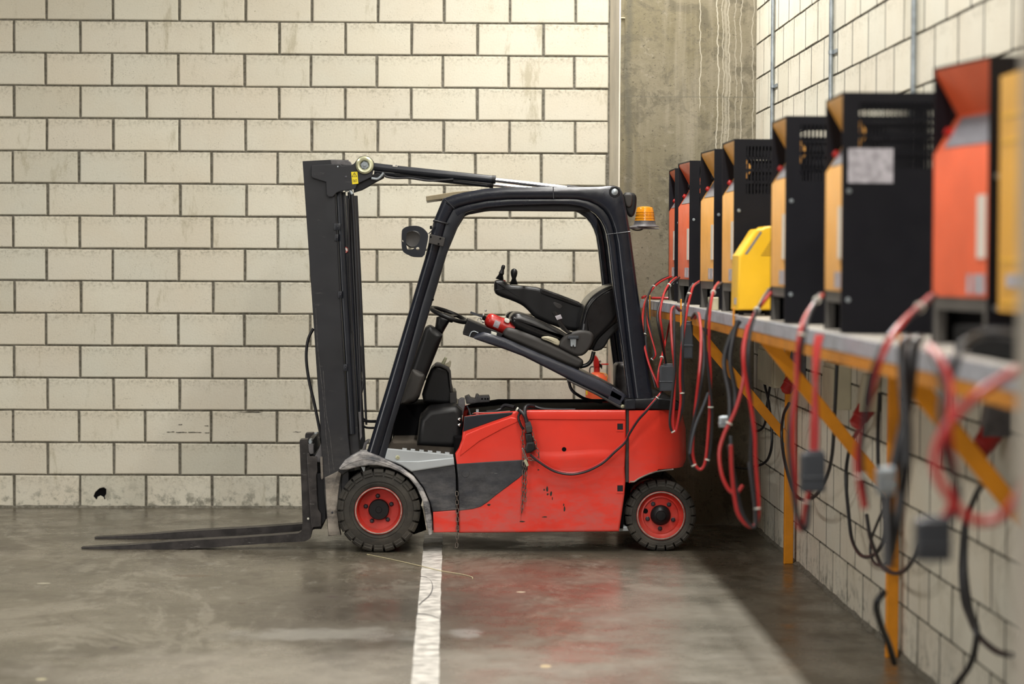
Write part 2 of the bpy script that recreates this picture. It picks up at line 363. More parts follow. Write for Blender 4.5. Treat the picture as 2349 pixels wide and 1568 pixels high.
    def mesh(s, name, mat, off=(0, 0, 0), ang=38):
        me = D.meshes.new(name); off = Vector(off)
        me.from_pydata([tuple(Vector(v)-off) for v in s.v], [], s.f)
        bm = bmesh.new(); bm.from_mesh(me); bmesh.ops.recalc_face_normals(bm, faces=bm.faces[:]); bm.to_mesh(me); bm.free()
        me.polygons.foreach_set('use_smooth', [True]*len(me.polygons)); me.set_sharp_from_angle(angle=math.radians(ang))
        me.materials.append(MT[mat] if isinstance(mat, str) else mat); me.update(); return me
    def build(s, name, mat, parent=None, label=None, off=None):
        o = org_of(parent) if off is None else Vector(off)
        ob = D.objects.new(name, s.mesh(name, mat, o)); COL.objects.link(ob)
        if parent is not None: ob.parent = parent
        if label: ob['label'] = label
        return ob
def spline(pts, sub=4):
    P = [Vector(p) for p in pts]
    if len(P) < 3 or sub < 2: return P
    Q = [P[0]*2-P[1]]+P+[P[-1]*2-P[-2]]; out = []
    for i in range(1, len(Q)-2):
        a, b, c, d = Q[i-1], Q[i], Q[i+1], Q[i+2]
        for k in range(sub):
            t = k/sub; out.append(.5*((2*b)+(c-a)*t+(2*a-5*b+4*c-d)*t*t+(3*b-a-3*c+d)*t**3))
    out.append(P[-1]); return out
def thing(name, label, cat, loc=(0, 0, 0), rz=0, group=None):
    o = D.objects.new(name, None); o.empty_display_size = .1; COL.objects.link(o); o.location = loc; o.rotation_euler = (0, 0, rz)
    return tag(o, label, cat, group)
def tag(o, label, cat, group=None, kind=None):
    o['label'] = label; o['category'] = cat
    if group: o['group'] = group
    if kind: o['kind'] = kind
    return o
def struct(name, mb, mat):
    o = mb.build(name, mat); o['kind'] = 'structure'; return o
def kid(name, me, parent, loc=(0, 0, 0), rot=(0, 0, 0)):
    o = D.objects.new(name, me); COL.objects.link(o); o.parent = parent; o.location = loc; o.rotation_euler = rot; return o
def copy_tree(o, parent=None):
    c = o.copy(); COL.objects.link(c); c.parent = parent
    for ch in list(o.children): copy_tree(ch, c)
    return c

# ================================================================== THE SETTING
WX, WB, HB, Z0, X0, YR = 1.717, 14.578, .1965, .0033, -2.4776, 12.592
CZ = 4.6
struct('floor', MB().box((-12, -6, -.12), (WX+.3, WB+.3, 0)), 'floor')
FL = D.objects['floor']
struct('ceiling', MB().box((-12, -6, CZ), (WX+.3, WB+.3, CZ+.15)), 'soffit')
wb = struct('wall_back', MB().box((-12, WB+.012, 0), (WX+.3, WB+.25, CZ)), 'mortar')
wr = struct('wall_right', MB().box((WX+.0042, -6, 0), (WX+.25, WB+.3, CZ)), 'mortar')
def block_mesh(w, h, d=.03, seed=0, c=.005):
    rnd = random.Random(seed); j = lambda a=.0016: rnd.uniform(-a, a)
    o = [(-w/2+j(), -h/2+j()), (w/2+j(), -h/2+j()), (w/2+j(), h/2+j()), (-w/2+j(), h/2+j())]
    # mid points give slightly worn edges
    P = []
    for i in range(4):
        a, b = o[i], o[(i+1) % 4]; P.append(a); P.append(((a[0]+b[0])/2+j(.001), (a[1]+b[1])/2+j(.001)))
    P = P
    vs = [(x*(1-2*c/w), 0, z*(1-2*c/h)) for x, z in P]+[(x, c, z) for x, z in P]+[(x, d, z) for x, z in P]
    fs = [tuple(range(8))]
    for q in range(2):
        for i in range(8): k = (i+1) % 8; fs.append((q*8+i, q*8+k, (q+1)*8+k, (q+1)*8+i))
    return vs, fs
def bm_block(w, h, seed, mat, c=.005):
    vs, fs = block_mesh(w, h, seed=seed, c=c); m = MB(); m.add(vs, fs); return m.mesh('block', mat, ang=20)
JV, JH = .0155, .0098
BF = [bm_block(.4-JV, HB-JH, 10+i, 'block_back') for i in range(6)]
BR = [bm_block(.378, HB-JH, 30+i, 'block_right', .0012) for i in range(6)]
rest_b = MB(); rnd = random.Random(3); nb = 0
XE = .922
for r in range(23):
    zc = Z0+r*HB+HB/2+.0
    k0 = int((-12-X0)/.4)-1
    for k in range(k0, 12):
        xa = X0+.4*(k+(.5 if r % 2 == 0 else 0))+(.006*math.sin(r*2.3)); xb = xa+.4
        if xa > XE-.06: continue
        if xb > XE: xb = XE
        xa, xb = xa+JV/2, (xb-JV/2 if xb < XE else xb)
        w = xb-xa; c = (xa+xb)/2
        if xb < -3.3 or r > 16:
            vs, fs = block_mesh(w, HB-JH, seed=rnd.randrange(999)); rest_b.add([(x+c, WB+y, z+zc) for x, y, z in vs], fs); continue
        if r == 0 and abs(px_of((c, WB, zc))[0]-256) < 76:      # the block with the broken hole
            hp = [(218, 1128), (228, 1119), (238, 1117), (244, 1121), (244, 1132), (240, 1138), (242, 1144), (234, 1146.5), (220, 1145), (214, 1138)]
            H = [(at(a, b, WB)[0], at(a, b, WB)[2]) for a, b in hp]
            z_0, z_1 = zc-(HB-JH)/2, zc+(HB-JH)/2
            ob = MB().holes([(xa, z_0), (xb, z_0), (xb, z_1), (xa, z_1)], [H], WB+.001, WB+.03).build('block', 'block_back', wb)
            ob['label'] = 'block with a broken hole'
            kb = MB().holes([(p[0], p[1]) for p in H], [], WB+.0105, WB+.0118).build('hole_bottom', 'matte', wb)
            MB().pp([(222, 1146), (224, 1139), (231, 1136), (238, 1140), (239, 1146)], WB+.004, WB+.010, .002, 1).build('rubble', 'block_back', wb)
            nb += 1; continue
        me = BF[rnd.randrange(6)] if abs(w-(.4-JV)) < .004 else bm_block(w, HB-JH, 5, 'block_back')
        kid('block', me, wb, (c, WB+rnd.uniform(-.0015, .0015), zc+rnd.uniform(-.001, .001)), (0, 0, 0)); nb += 1
o = rest_b.build('block', 'block_back', wb); o['kind'] = 'stuff'
# right wall
cand = []; rest_r = MB()
for r in range(23):
    zc = Z0+r*HB+HB/2
    for k in range(-4, 44):
        yb = YR-.4*k-(.2 if r % 2 == 0 else 0); ya = yb-.4
        if ya > 13.69: continue
        c = (ya+yb)/2; px, py = px_of((WX, max(c, .5), zc)); q = (py-605)/(px-1044) if c > 2 else 9
        vis = c > 3.75 and 1680 < px < 2335 and -40 < py < 1610 and not (-.40 < q < .235) and c < 13.9
        cand.append((c if vis else 99, ya, yb, zc, r))
cand.sort()
jm = MB()
for _, ya, yb, zc, r in cand: jm.box((WX+.0012, ya-.012, zc-HB/2), (WX+.004, ya+.012, zc+HB/2))
o = jm.build('vertical_joints', 'mortar_dark', wr); o['kind'] = 'stuff'
for i, (c, ya, yb, zc, r) in enumerate(cand):
    yb = min(yb, 13.72); ya2, yb2 = ya+.011, yb-(.011 if yb < 13.72 else 0); w = yb2-ya2; c0 = (ya2+yb2)/2
    if w < .03: continue
    if i < 300 and c < 90 and abs(w-.378) < .004:
        kid('block', BR[rnd.randrange(6)], wr, (WX+rnd.uniform(-.0004, .0004), c0, zc), (0, 0, -math.pi/2))
    else:
        vs, fs = block_mesh(w, HB-JH, seed=rnd.randrange(999), c=.0012); rest_r.add([(WX+y, c0-x, z+zc) for x, y, z in vs], fs)
o = rest_r.build('block', 'block_right', wr); o['kind'] = 'stuff'
# concrete column in the corner
colm = struct('trim_1', MB().box((.940, 13.73, 0), (WX+.01, WB+.02, CZ)), 'concrete')
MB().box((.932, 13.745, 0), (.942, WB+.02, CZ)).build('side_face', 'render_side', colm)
MB().box((.940, 13.715, 2.9), (.962, 13.735, 2.905)).build('form_tie', 'wood', colm)
# pale arris bead of the column
m = MB(); rn = random.Random(5)
prev = None; ring = []
for i in range(60):
    z = i*CZ/59; ring.append([(.9395, 13.7285+rn.uniform(-.003, .001), z), (.955+rn.uniform(-.006, .010), 13.7265, z), (.965, 13.731, z), (.9395, 13.74, z)])
m.rings(ring).build('arris_bead', 'concrete', colm)
struct('trim_2', MB().cbox((.862, 3.30, 0), (WX+.01, 3.66, CZ), .01), 'pillar')
# mortar foot along the back wall
m = MB(); ring = []
for i in range(90):
    x = -4.5+i*(5.43/89); h = .012+rn.uniform(0, .01); ring.append([(x, WB-.004-rn.uniform(0, .010), 0), (x, WB+.012, 0), (x, WB+.012, h), (x, WB-.001, h*.8)])
m.rings(ring).build('mortar_foot', 'mortar', wb)
m = MB(); ring = []
for i in range(120):
    y = 3.7+i*(10.0/119); h = .014+rn.uniform(0, .012); ring.append([(WX-.006-rn.uniform(0, .022), y, 0), (WX+.012, y, 0), (WX+.012, y, h), (WX-.002, y, h*.8)])
m.rings(ring).build('mortar_foot', 'mortar', wr)
# painted bay line
a, b, c, d = atZ(970, 1265), atZ(943, 1568), atZ(1006, 1568), atZ(1014, 1265)
def ex(p, q, y): t = (y-p[1])/(q[1]-p[1]); return p[0]+(q[0]-p[0])*t
m = MB(); ys = [6.2+i*.15 for i in range(57)]; top = [(ex(a, b, y)+rn.uniform(-.002, .002), ex(d, c, y)+rn.uniform(-.002, .002), y) for y in ys if y < 14.5]
m.rings([[(l, y, 0), (r_, y, 0), (r_, y, .0012), (l, y, .0012)] for l, r_, y in top]).build('painted_line', 'line', FL)

# ================================================================== FORKLIFT
YN, YF = 12.38, 13.38
T = thing('forklift', 'red and black electric forklift with its seat hood propped open', 'forklift', (.35, (YN+YF)/2, 0))
def wheel(cx, cy, Rpx, Yn, wid, name, lugs, rimpx, bolt0, flip=False, small=False):
    c = at(cx, cy, Yn); s = Yn/FPX; R = Rpx*s; rim = rimpx*s; sg = 1
    c = (c[0], Yn, R+.001)
    cyl = Vector((c[0], Yn, c[2])); ax = (0, 1, 0)
    m = MB(); R0 = R-.011
    m.lathe(cyl, ax, [(rim+.002, .012), (rim+.010, .006), (rim+.022, .003), (rim+.024, .006), (rim+.030, .006), (rim+.032, .002), (R0-.030, .004), (R0-.010, .012), (R0-.002, .024), (R0, .04), (R0, wid-.04), (R0-.01, wid-.012), (rim+.01, wid-.006), (rim+.002, wid-.012)], 72, False)
    for i in range(lugs):       # chunky lugs, alternating sides
        t0 = 2*math.pi*(i+.09)/lugs; t1 = 2*math.pi*(i+.91)/lugs; A = []
        for sd in (0, 1):
            h = (i % 2)*.0
            prof = [(R-.036, .006), (R-.033, -.001), (R-.009, .003), (R, .014), (R, wid*.46), (R0-.004, wid*.46), (R0-.004, .02)]
            if sd: prof = [(r, wid-y) for r, y in prof]
            rings = []
            for q in range(4):
                t = t0+(t1-t0)*q/3+(.5*math.pi/lugs if sd else 0)
                rings.append([(c[0]+r*math.cos(t), Yn+y, c[2]+r*math.sin(t)) for r, y in prof])
            m.rings(rings)
            if not sd:           # moulded rib on the lug shoulder
                rr = [(R-.020, .000), (R-.016, -.0016), (R-.013, .0015), (R-.020, .006)]
                m.rings([[(c[0]+r*math.cos(t), Yn+y-.001, c[2]+r*math.sin(t)) for r, y in rr] for t in (t0+.02, (t0+t1)/2, t1-.02)])
    tire = m.build(name, 'tire', T)
    k = rim
    if small: prof = [(k, .006), (k+.004, .002), (k-.002, .0), (k-.006, .006), (k*.90, .018), (k*.82, .026), (k*.76, .024), (k*.73, .036), (k*.3, .036), (.0, .036)]
    else: prof = [(k, .006), (k+.004, .002), (k-.003, .0), (k-.007, .008), (k-.010, .060), (k*.86, .078), (k*.3, .082), (.0, .082)]
    MB().lathe(cyl, ax, prof, 56, False).build('rim', 'rim', tire)
    MB().torus(cyl+Vector((0, .002, 0)), ax, k-.001, .0032, 56, 6).build('rim_edge', 'rim_edge', tire, 'worn pale rim edge')
    dd = .036 if small else .08; hr = (23.5 if small else 24)*s
    MB().lathe(cyl, ax, [(0, dd-.040), (hr*.45, dd-.038), (hr*.50, dd-.030), (hr*.86, dd-.020), (hr, dd-.006), (hr, dd+.005)] if small else [(0, dd-.033), (hr*.28, dd-.033), (hr*.32, dd-.030), (hr*.92, dd-.030), (hr, dd-.024), (hr, dd+.005)], 36).build('hub_cap', 'plastic', tire)
    br = 31.2*s
    bm_ = MB().lathe((0, 0, 0), ax, [(0, -.010), (.0075, -.009), (.0095, -.004), (.0125, -.002), (.0125, .006)], 6).mesh('wheel_bolt', 'bolt')
    for i in range(5):
        t = math.radians(bolt0+72*i); p = cyl+Vector((br*math.cos(t), dd-.004, br*math.sin(t))); kid('wheel_bolt', bm_, tire, p-org_of(T))
    if small:
        t = math.radians(165); p = cyl+Vector((k*.66*math.cos(t), dd-.003, k*.66*math.sin(t)))
        MB().lathe(p, ax, [(0, 0), (.013, 0), (.013, .004)], 12).build('valve_slot', 'matte', tire)
    return tire
fw = wheel(868.2, 1176.9, 96, YN-.02, .19, 'front_wheel', 22, 53, 95)
rw = wheel(1516.4, 1183.9, 82, YN+.06, .14, 'rear_wheel', 22, 54.5, 52, small=True)
for w, yy in ((fw, YF-YN-.15), (rw, YF-YN-.26)): c = copy_tree(w, T); c.location = (c.location[0], c.location[1]+yy, 0)
# --- chassis and front floor well
MB().pp([(905, 1056), (1045, 1066), (1048, 1214), (992, 1216), (985, 1150), (955, 1100)], YN+.03, YF-.02, .01, 2).build('chassis', 'black', T)
MB().pp([(1040, 1000), (1436, 1000), (1430, 1212), (1050, 1214)], YN+.035, YF-.035, .01, 1).build('battery', 'matte', T)
MB().pp([(1404, 1000), (1540, 1000), (1540, 1066), (1500, 1074), (1450, 1096), (1436, 1212), (1404, 1212)], YN+.16, YF-.16, .01, 1).build('rear_frame', 'matte', T)
MB().pp([(1405, 1208), (1450, 1206), (1455, 1217), (1405, 1219)], YN+.08, YN+.20, .006, 2).build('tie_bar', 'silver', T, 'pale bar behind the side door')
MB().pp([(880, 1052), (1050, 1062), (1058, 1010), (900, 1012)], YN+.12, YF-.03, .01, 1).build('floor_plate', 'floor_mat', T)
MB().pp([(900, 1020), (903, 925), (1058, 925), (1062, 1020)], YN+.55, YF-.03, .02, 2).build('bulkhead', 'matte', T)
MB().pp([(955, 1022), (962, 960), (985, 938), (1046, 930), (1060, 942), (1061, 1012), (1054, 1028)], YN+.10, YF-.12, .03, 3).build('seat_box', 'plastic', T)
for yy in (961, 974): MB().lathe(at(1054, yy, YN+.09), (0, 1, 0), [(0, -.006), (.007, -.004), (.009, 0), (.009, .02)], 12).build('chrome_stud', 'chrome', T)
# --- red battery door with charcoal insets
door = [(1045, 1061), (1044, 1040), (1052, 1028), (1059, 1009), (1064, 968), (1067, 955), (1110, 949), (1174, 944), (1207, 940.5), (1436, 940.5), (1436, 1009), (1433.5, 1074), (1435, 1104), (1433, 1134), (1421, 1219), (1052, 1222), (1051, 1120), (1049, 1085)]
dr = MB().pp(door, YN, YN+.045, .010, 3).build('side_door', 'red', T)
MB().pp([(1064.5, 955.4), (1110, 949.5), (1177, 944.8), (1173.5, 951.3), (1125.8, 967.6), (1091.7, 979.9), (1062.4, 990)], YN-.003, YN+.02, .004, 2).build('upper_inset', 'charcoal', dr, 'charcoal upper wedge')
MB().pp([(1047.5, 1063.5), (1120, 1058.5), (1198, 1054), (1211, 1055), (1211, 1077), (1191, 1096), (1163, 1117), (1136, 1137), (1118, 1152), (1103.5, 1161.6), (1085, 1167), (1052.8, 1171), (1051, 1100)], YN-.003, YN+.02, .004, 2).build('lower_inset', 'panel', dr, 'scuffed charcoal inset')
MB().lathe(at(1068, 1086, YN-.005), (0, 1, 0), [(0, 0), (.019, 0), (.021, .003), (.021, .01)], 24).build('round_plug', 'panel', dr)
MB().lathe(at(1294, 1030, YN-.001), (0, 1, 0), [(0, 0), (.0118, 0), (.0118, .004)], 20).build('lock_hole', 'matte', dr)
MB().band([(1207, 941.5), (1320, 941), (1434, 941)], [(1207, 962), (1320, 963), (1434, 963)], YN-.006, YN+.03, .006, 3).build('top_edge', 'red', dr)
MB().pp([(1062, 1008), (1068, 996), (1110, 978), (1172, 956), (1198, 962), (1150, 985), (1100, 1012), (1055, 1046)], YN-.005, YN+.02, .005, 3).build('raised_flank', 'red', dr)
MB().band([(1052, 1222), (1200, 1221), (1421, 1219)], [(1052, 1210), (1200, 1209), (1421, 1207)], YN+.004, YN+.06, .006, 2).build('sill', 'dusty', dr, 'dusty lower lip')
m = MB(); rings = []
for i in range(13):
    x = 1206+i*18.8; k = math.sin(math.pi*i/12)**.4 if 0 < i < 12 else 0; q = []
    for yy, dd in ((1030, 0), (1040, .002), (1048, .0065), (1056, .004), (1072, .0005)): p = at(x, yy+3*math.sin(i*.5), YN); q.append((p[0], YN+.0004-dd*k, p[2]))
    q.append((q[-1][0], YN+.01, q[-1][2])); q.append((q[0][0], YN+.01, q[0][2])); rings.append(q)
m.rings(rings).build('pressed_crease', 'red', dr)
for yy in (978, 1119.5):
    MB().holes([(at(a, b, YN)[0], at(a, b, YN)[2]) for a, b in ((1414, yy-11), (1430, yy-11), (1430.5, yy+11), (1414, yy+11))], [[(at(a, b, YN)[0], at(a, b, YN)[2]) for a, b in ((1416, yy-7), (1429, yy-7), (1429, yy+7), (1416, yy+7))]], YN-.003, YN+.003).build('hinge_recess', 'red', dr)
    MB().pp([(1416, yy-7), (1429, yy-7), (1429, yy+7), (1416, yy+7)], YN-.0015, YN+.004, .001, 1).build('hinge_pocket', 'charcoal', dr, 'dark hinge pocket')
sc = MB(); rs = random.Random(11)
for (x, y, w, h) in ((1255, 1121, 3, 7), (1248, 1123, 2, 3), (1264, 1131, 3, 6), (1256, 1133, 2.5, 3), (1295, 1167, 3, 8), (1293, 1157, 1.5, 4), (1250, 1185, 8, 1.5), (1197, 1195.5, 8, 1.6), (1122, 1157, 5, 3), (1235, 1077, 3, 1.5), (1267, 1143, 1, 4)):
    q = [(x+w*math.cos(t)*rs.uniform(.6, 1.2), y+h*math.sin(t)*rs.uniform(.6, 1.2)) for t in [i*math.pi/4 for i in range(8)]]
    sc.pp(q, YN-.0012, YN+.002, .0004, 1, smooth=1)
o = sc.build('paint_chips', 'ink', dr, 'dark chips in the paint'); o['kind'] = 'stuff'
# far side door
fd = MB().pp(door, YN, YN+.045, .010, 2); fd.v = [(x, y+(YF-YN-.045), z) for x, y, z in fd.v]; fd.build('side_door', 'red', T)
MB().puff([(at(1064, 955, YN)[0], .70), (at(1436, 940, YN)[0], .735), (at(1436, 940, YN)[0], .745), (at(1150, 940, YN)[0], .742), (at(1090, 955, YN)[0], .722)], YF-.10, YF-.046, .006, 2).build('seal_rim', 'matte', T)
MB().pp([(1076, 958), (1208, 945), (1434, 944), (1434, 1000), (1076, 1000)], YN+.05, YF-.10, .01, 1).build('battery_top', 'matte', T)
# --- front lower panel, step, red foot
MB().pp([(944, 1081.5), (1043, 1066), (1046, 1090), (1048, 1169), (992, 1173.6), (986, 1150), (972, 1118), (955, 1095)], YN+.004, YN+.04, .006, 2).build('front_panel', 'panel', T, 'scuffed charcoal panel ahead of the door')
MB().pp([(993, 1173.6), (1048, 1169.3), (1049.3, 1220), (994, 1221)], YN+.004, YN+.04, .005, 2).build('front_panel', 'red', T, 'red foot of the front panel')
st = MB().pp([(888.8, 1028.3), (1039.5, 1042.4), (1042.8, 1066.3), (944, 1081.5), (920, 1067), (898.6, 1057.6), (882.3, 1052)], YN-.004, YN+.03, .004, 2).build('step_plate', 'silver', T)
MB().pp([(905, 1057.5), (960, 1057), (1041, 1049), (1042.5, 1065), (944, 1080.5), (922, 1067)], YN-.010, YN+.01, .005, 2).build('step_flange', 'silver', st)
MB().lathe(at(912, 1048.5, YN-.006), (0, 1, 0), [(0, 0), (.004, .0), (.005, -.003), (.011, -.002), (.011, .004)], 18).build('brass_screw', 'brass_zinc', st, 'brass coloured screw')
for x in (928, 947, 967, 986.5, 1006, 1026): MB().pp([(x-5, 1024.5+(x-888)*.093), (x+5, 1025.5+(x-888)*.093), (x+6, 1032+(x-888)*.093), (x-6, 1031+(x-888)*.093)], YN-.002, YN+.05, .002, 2).build('grip_tooth', 'silver', st)
MB().band([(1041, 1040), (1045, 1063), (1048.5, 1090), (1050, 1220)], [(1043.5, 1040), (1047.8, 1063), (1051.5, 1090), (1052.5, 1220)], YN+.0, YN+.03, .001, 1).build('gap_shade', 'matte', T)  # black strip standing in for the shade inside the open panel gap
# --- fender
FO = [(778, 1073), (790, 1057.6), (806, 1046), (824.8, 1037), (842, 1036), (862, 1043), (883.4, 1053.3), (920, 1070.6), (948.4, 1092.3), (970, 1120.5), (985.3, 1155), (991.8, 1198.6), (991, 1224)]
FI = [(780, 1077), (795, 1077.5), (808, 1074.3), (828, 1069.5), (846, 1067), (866, 1067), (894, 1073), (916, 1082), (938, 1096), (956, 1118), (970, 1150), (977, 1196), (984, 1227)]
MB().band(FO, FI, YN-.022, YN+.17, .010, 3).build('fender', 'fender', T)
FC = [(779, 1075), (800, 1063), (826, 1054), (850, 1053), (878, 1061), (905, 1071), (932, 1087), (952, 1106), (970, 1135), (981, 1175), (988, 1225)]
MB().tube([at(x, y, YN-.020) for x, y in FC], .0045, 6, 3).build('fender_bead', 'fender', T, 'rolled edge of the fender')
MB().pp([(780, 1086), (850, 1072), (905, 1080), (950, 1120), (970, 1170), (978, 1215), (950, 1225), (800, 1222)], YN+.17, YN+.20, .004, 1).build('wheel_arch_liner', 'matte', T)
MB().pp([(828, 1070), (838, 1070), (836, 1082), (834, 1082)], YN+.01, YN+.03, .002, 2).build('lamp_tab', 'silver', T)
# --- counterweight
cwp = [(1443, 941), (1571, 941), (1582, 990), (1583, 1060), (1576, 1076), (1545, 1077), (1504, 1083), (1480, 1091), (1468.7, 1096), (1455, 1106), (1443, 1107)]
P = [(at(a, b, YN)[0], at(a, b, YN)[2]) for a, b in cwp]
m = MB(); rings = []
for j in range(25):
    t = j/24; y = YN+.0+(YF-YN)*t; e = min(t, 1-t)*(YF-YN); cut = .0 if e > .22 else .22-math.sqrt(max(0, .22**2-(.22-e)**2))
    xr = P[1][0]; rings.append([(x if x < xr-.14 else xr-.14+(x-(xr-.14))*max(.02, 1-cut/.16), y, z) for x, z in P])
m.rings(rings).build('counterweight', 'red', T)
MB().tube([at(1445, 1104, YN-.001), at(1455, 1104, YN-.001), at(1469, 1095, YN-.001), at(1504, 1081.5, YN-.001), at(1545, 1076, YN-.001)], .004, 6, 3).build('worn_lip', 'dusty', T)
MB().pp([(1436, 939), (1443, 939), (1443, 1106), (1434, 1106), (1434, 1074)], YN+.014, YN+.05, .003, 1).build('gap_plate', 'grey_plastic', T, 'brownish plate in the panel gap')
# --- overhead guard
GO = [(840, 1040), (890, 875), (942, 700), (975, 590), (995, 505), (1015, 457)]
GI = [(868, 1047), (918, 880), (967, 700), (1001, 590), (1022, 512), (1040, 478)]
def both(mb, name, mat, dy=YF-YN-.07, **k):
    mb.build(name, mat, T, **k); m2 = MB(); m2.v = [(x, y+dy, z) for x, y, z in mb.v]; m2.f = mb.f; m2.build(name, mat, T)
both(MB().band(GO, GI, YN+.0, YN+.075, .024, 4), 'front_post', 'guard')
FLo = [(868, 1047), (918, 880), (967, 700), (1001, 590), (1022, 512), (1042, 476)]
FLi = [(884, 1052), (903, 975), (925, 905), (988, 700), (1024, 580), (1050, 517), (1068, 488)]
FLo = [(866, 1047), (890, 962), (916, 885), (966, 700), (1000, 590), (1022, 512), (1040, 478)]
both(MB().band(FLo, FLi, YN+.022, YN+.07, .006, 2), 'post_flange', 'charcoal')
RO = [(1014, 458), (1019, 454), (1040, 446.5), (1062, 441), (1113, 432), (1164, 428.5), (1269, 428), (1340, 428), (1379, 427), (1397, 425), (1410, 425), (1422, 429), (1428.7, 441), (1437.7, 482), (1446.6, 533), (1464.5, 671), (1482, 792), (1499, 913)]
RI = [(1040, 480), (1044, 478), (1052, 474), (1072, 468), (1117, 459), (1166, 455.5), (1269, 455), (1325, 456), (1352, 461), (1372, 470), (1386, 481), (1396, 494), (1403, 510), (1409, 530), (1414, 560), (1426, 671), (1440, 792), (1456, 913)]
both(MB().band(RO, RI, YN+.0, YN+.085, .022, 4), 'roof_rail', 'guard')
R2o = [(1040, 478), (1052, 473), (1072, 467), (1117, 458), (1166, 454.5), (1269, 454), (1325, 455), (1352, 460), (1372, 469), (1386, 480), (1396, 493), (1403, 509), (1409, 530), (1414, 560), (1426, 671), (1440, 792), (1456, 913)]
R2i = [(1050, 497), (1060, 491), (1078, 484), (1117, 476.5), (1166, 472), (1269, 469), (1305, 469.4), (1330, 473), (1350, 480), (1366, 491), (1378, 505), (1386, 520), (1392, 538), (1397, 570), (1408, 671), (1426, 792), (1441, 912)]
both(MB().band(R2o, R2i, YN+.020, YN+.08, .010, 3), 'rail_flange', 'guard')
# seams, bolt boss
for p, q in (((1269, 427.5), (1270, 455)), ((1391, 538), (1446, 531)), ((1018, 454), (1042, 478)), ((994, 504), (1021, 512))):
    MB().tube([at(*p, YN-.0015), at((p[0]+q[0])/2, (p[1]+q[1])/2, YN-.0025), at(*q, YN-.0015)], .0025, 6, 2).build('seam_bead', 'charcoal', T)
MB().lathe(at(1410, 440, YN+.004), (0, 1, 0), [(0, -.012), (.012, -.011), (.017, -.008), (.0185, -.002), (.0185, .01)], 24).build('boss_bolt', 'zinc', T)
MB().torus(at(1410, 440, YN-.001), (0, 1, 0), .024, .005, 24, 6).build('boss_ring', 'black', T)
# roof: cross bars and plate
zt = at(1200, 428, YN)[2]
xl, xr_ = at(1075, 440, YN)[0], at(1400, 440, YN)[0]
for i in range(9):
    x = xl+(xr_-xl)*i/8; MB().cbox((x-.012, YN+.06, zt-.085), (x+.012, YF-.06, zt-.060), .004).build('roof_bar', 'black', T)
MB().cbox((xl, YN+.05, zt-.125), (xr_-.05, YN+.08, zt-.06), .006).build('roof_side_bar', 'black', T); MB().cbox((xl, YF-.1, zt-.10), (xr_-.05, YF-.07, zt-.05), .006).build('roof_side_bar', 'black', T)
MB().pp([(977, 450), (1040, 440), (1130, 432), (1135, 437), (1045, 452), (978, 461)], YN+.35, YN+.75, .002, 1).build('roof_plate', 'roof_pl', T, 'tan plate projecting from the roof')
for k, y in enumerate((YN+.06,)):
    MB().pp([(1015, 459), (1040, 452), (1048, 470), (1028, 484)], YN+.07, YF-.07, .01, 2).build('front_header', 'charcoal', T)
MB().pp([(1395, 440), (1420, 440), (1426, 470), (1402, 476)], YN+.08, YF-.08, .01, 2).build('rear_header', 'charcoal', T)
# rear post base bar
MB().band([(1434.5, 915), (1460, 914), (1499, 912), (1543, 916), (1560, 922)], [(1434, 938), (1460, 938), (1499, 939), (1541, 940.6), (1562, 941)], YN-.004, YF-.0, .010, 3).build('guard_base', 'black', T)
MB().pp([(1434.5, 916), (1458, 915), (1458, 938), (1434, 938)], YN-.008, YN+.05, .004, 2).build('base_bracket', 'charcoal', T)
# --- hood (battery cover swung up) with seat
YH0, YH1 = YN+.14, YF-.14
def hp(pts, a=YH0, b=YH1, r=.01, n=3, s=0): return MB().pp(pts, a, b, r, n, s)
HOo = [(1086, 773), (1090, 768), (1098, 763), (1110, 761), (1128, 765), (1154, 774), (1215, 801), (1292, 834), (1352, 860), (1405, 886), (1430, 900)]
HOi = [(1087.7, 776.5), (1096, 780), (1110, 785), (1125, 790), (1140, 795), (1160, 802), (1200, 817), (1258, 846), (1320, 878), (1378, 906), (1419, 927)]
MB().band(HOo, HOi, YH0-.02, YH1+.02, .022, 4).build('seat_hood', 'hood', T)
hd = T
MB().pp([(1405, 886), (1441, 908), (1443, 914), (1434, 911), (1430, 917), (1423, 928), (1417, 929), (1395, 915)], YH0-.02, YH0+.06, .004, 2).build('hood_end', 'hood', T)
MB().band([(1300, 868), (1368, 900), (1418, 927), (1436, 934)], [(1302, 874), (1366, 905), (1415, 933), (1432, 940)], YH0-.03, YH0+.02, .004, 2).build('hood_hinge_arm', 'grey_plastic', T)
MB().lathe(at(1428.5, 932, YN+.09), (0, 1, 0), [(0, -.006), (.004, -.006), (.005, -.002), (.0095, -.001), (.0095, .03)], 18).build('pivot_bolt', 'brass_zinc', T)
MB().pp([(1062, 767), (1072.4, 732.8), (1123.5, 753.3), (1154, 766), (1150, 773), (1120, 768), (1100, 762), (1086, 775)], YH0+.0, YH0+.45, .004, 2).build('hood_front_bracket', 'black', T)
MB().tube([at(1077, 771, YH0-.01), at(1081, 762, YH0-.01), at(1088, 759.5, YH0-.01), at(1097, 763, YH0-.01)], .003, 6).build('hood_latch_wire', 'zinc', T)
MB().pp([(1127, 759), (1140, 763), (1139, 770), (1126, 766)], YH0-.01, YH0+.04, .004, 2).build('rubber_stop', 'tie', T, 'pale rubber stop')
MB().pp([(1152, 766), (1158, 755), (1164, 750.7), (1179.7, 753), (1230, 772), (1279, 794), (1334, 822), (1339, 828), (1338, 838), (1330, 845), (1318, 845), (1241, 811), (1156.7, 775)], YH0+.06, YH1-.1, .02, 3, 1).build('seat_base', 'grey_plastic', T)
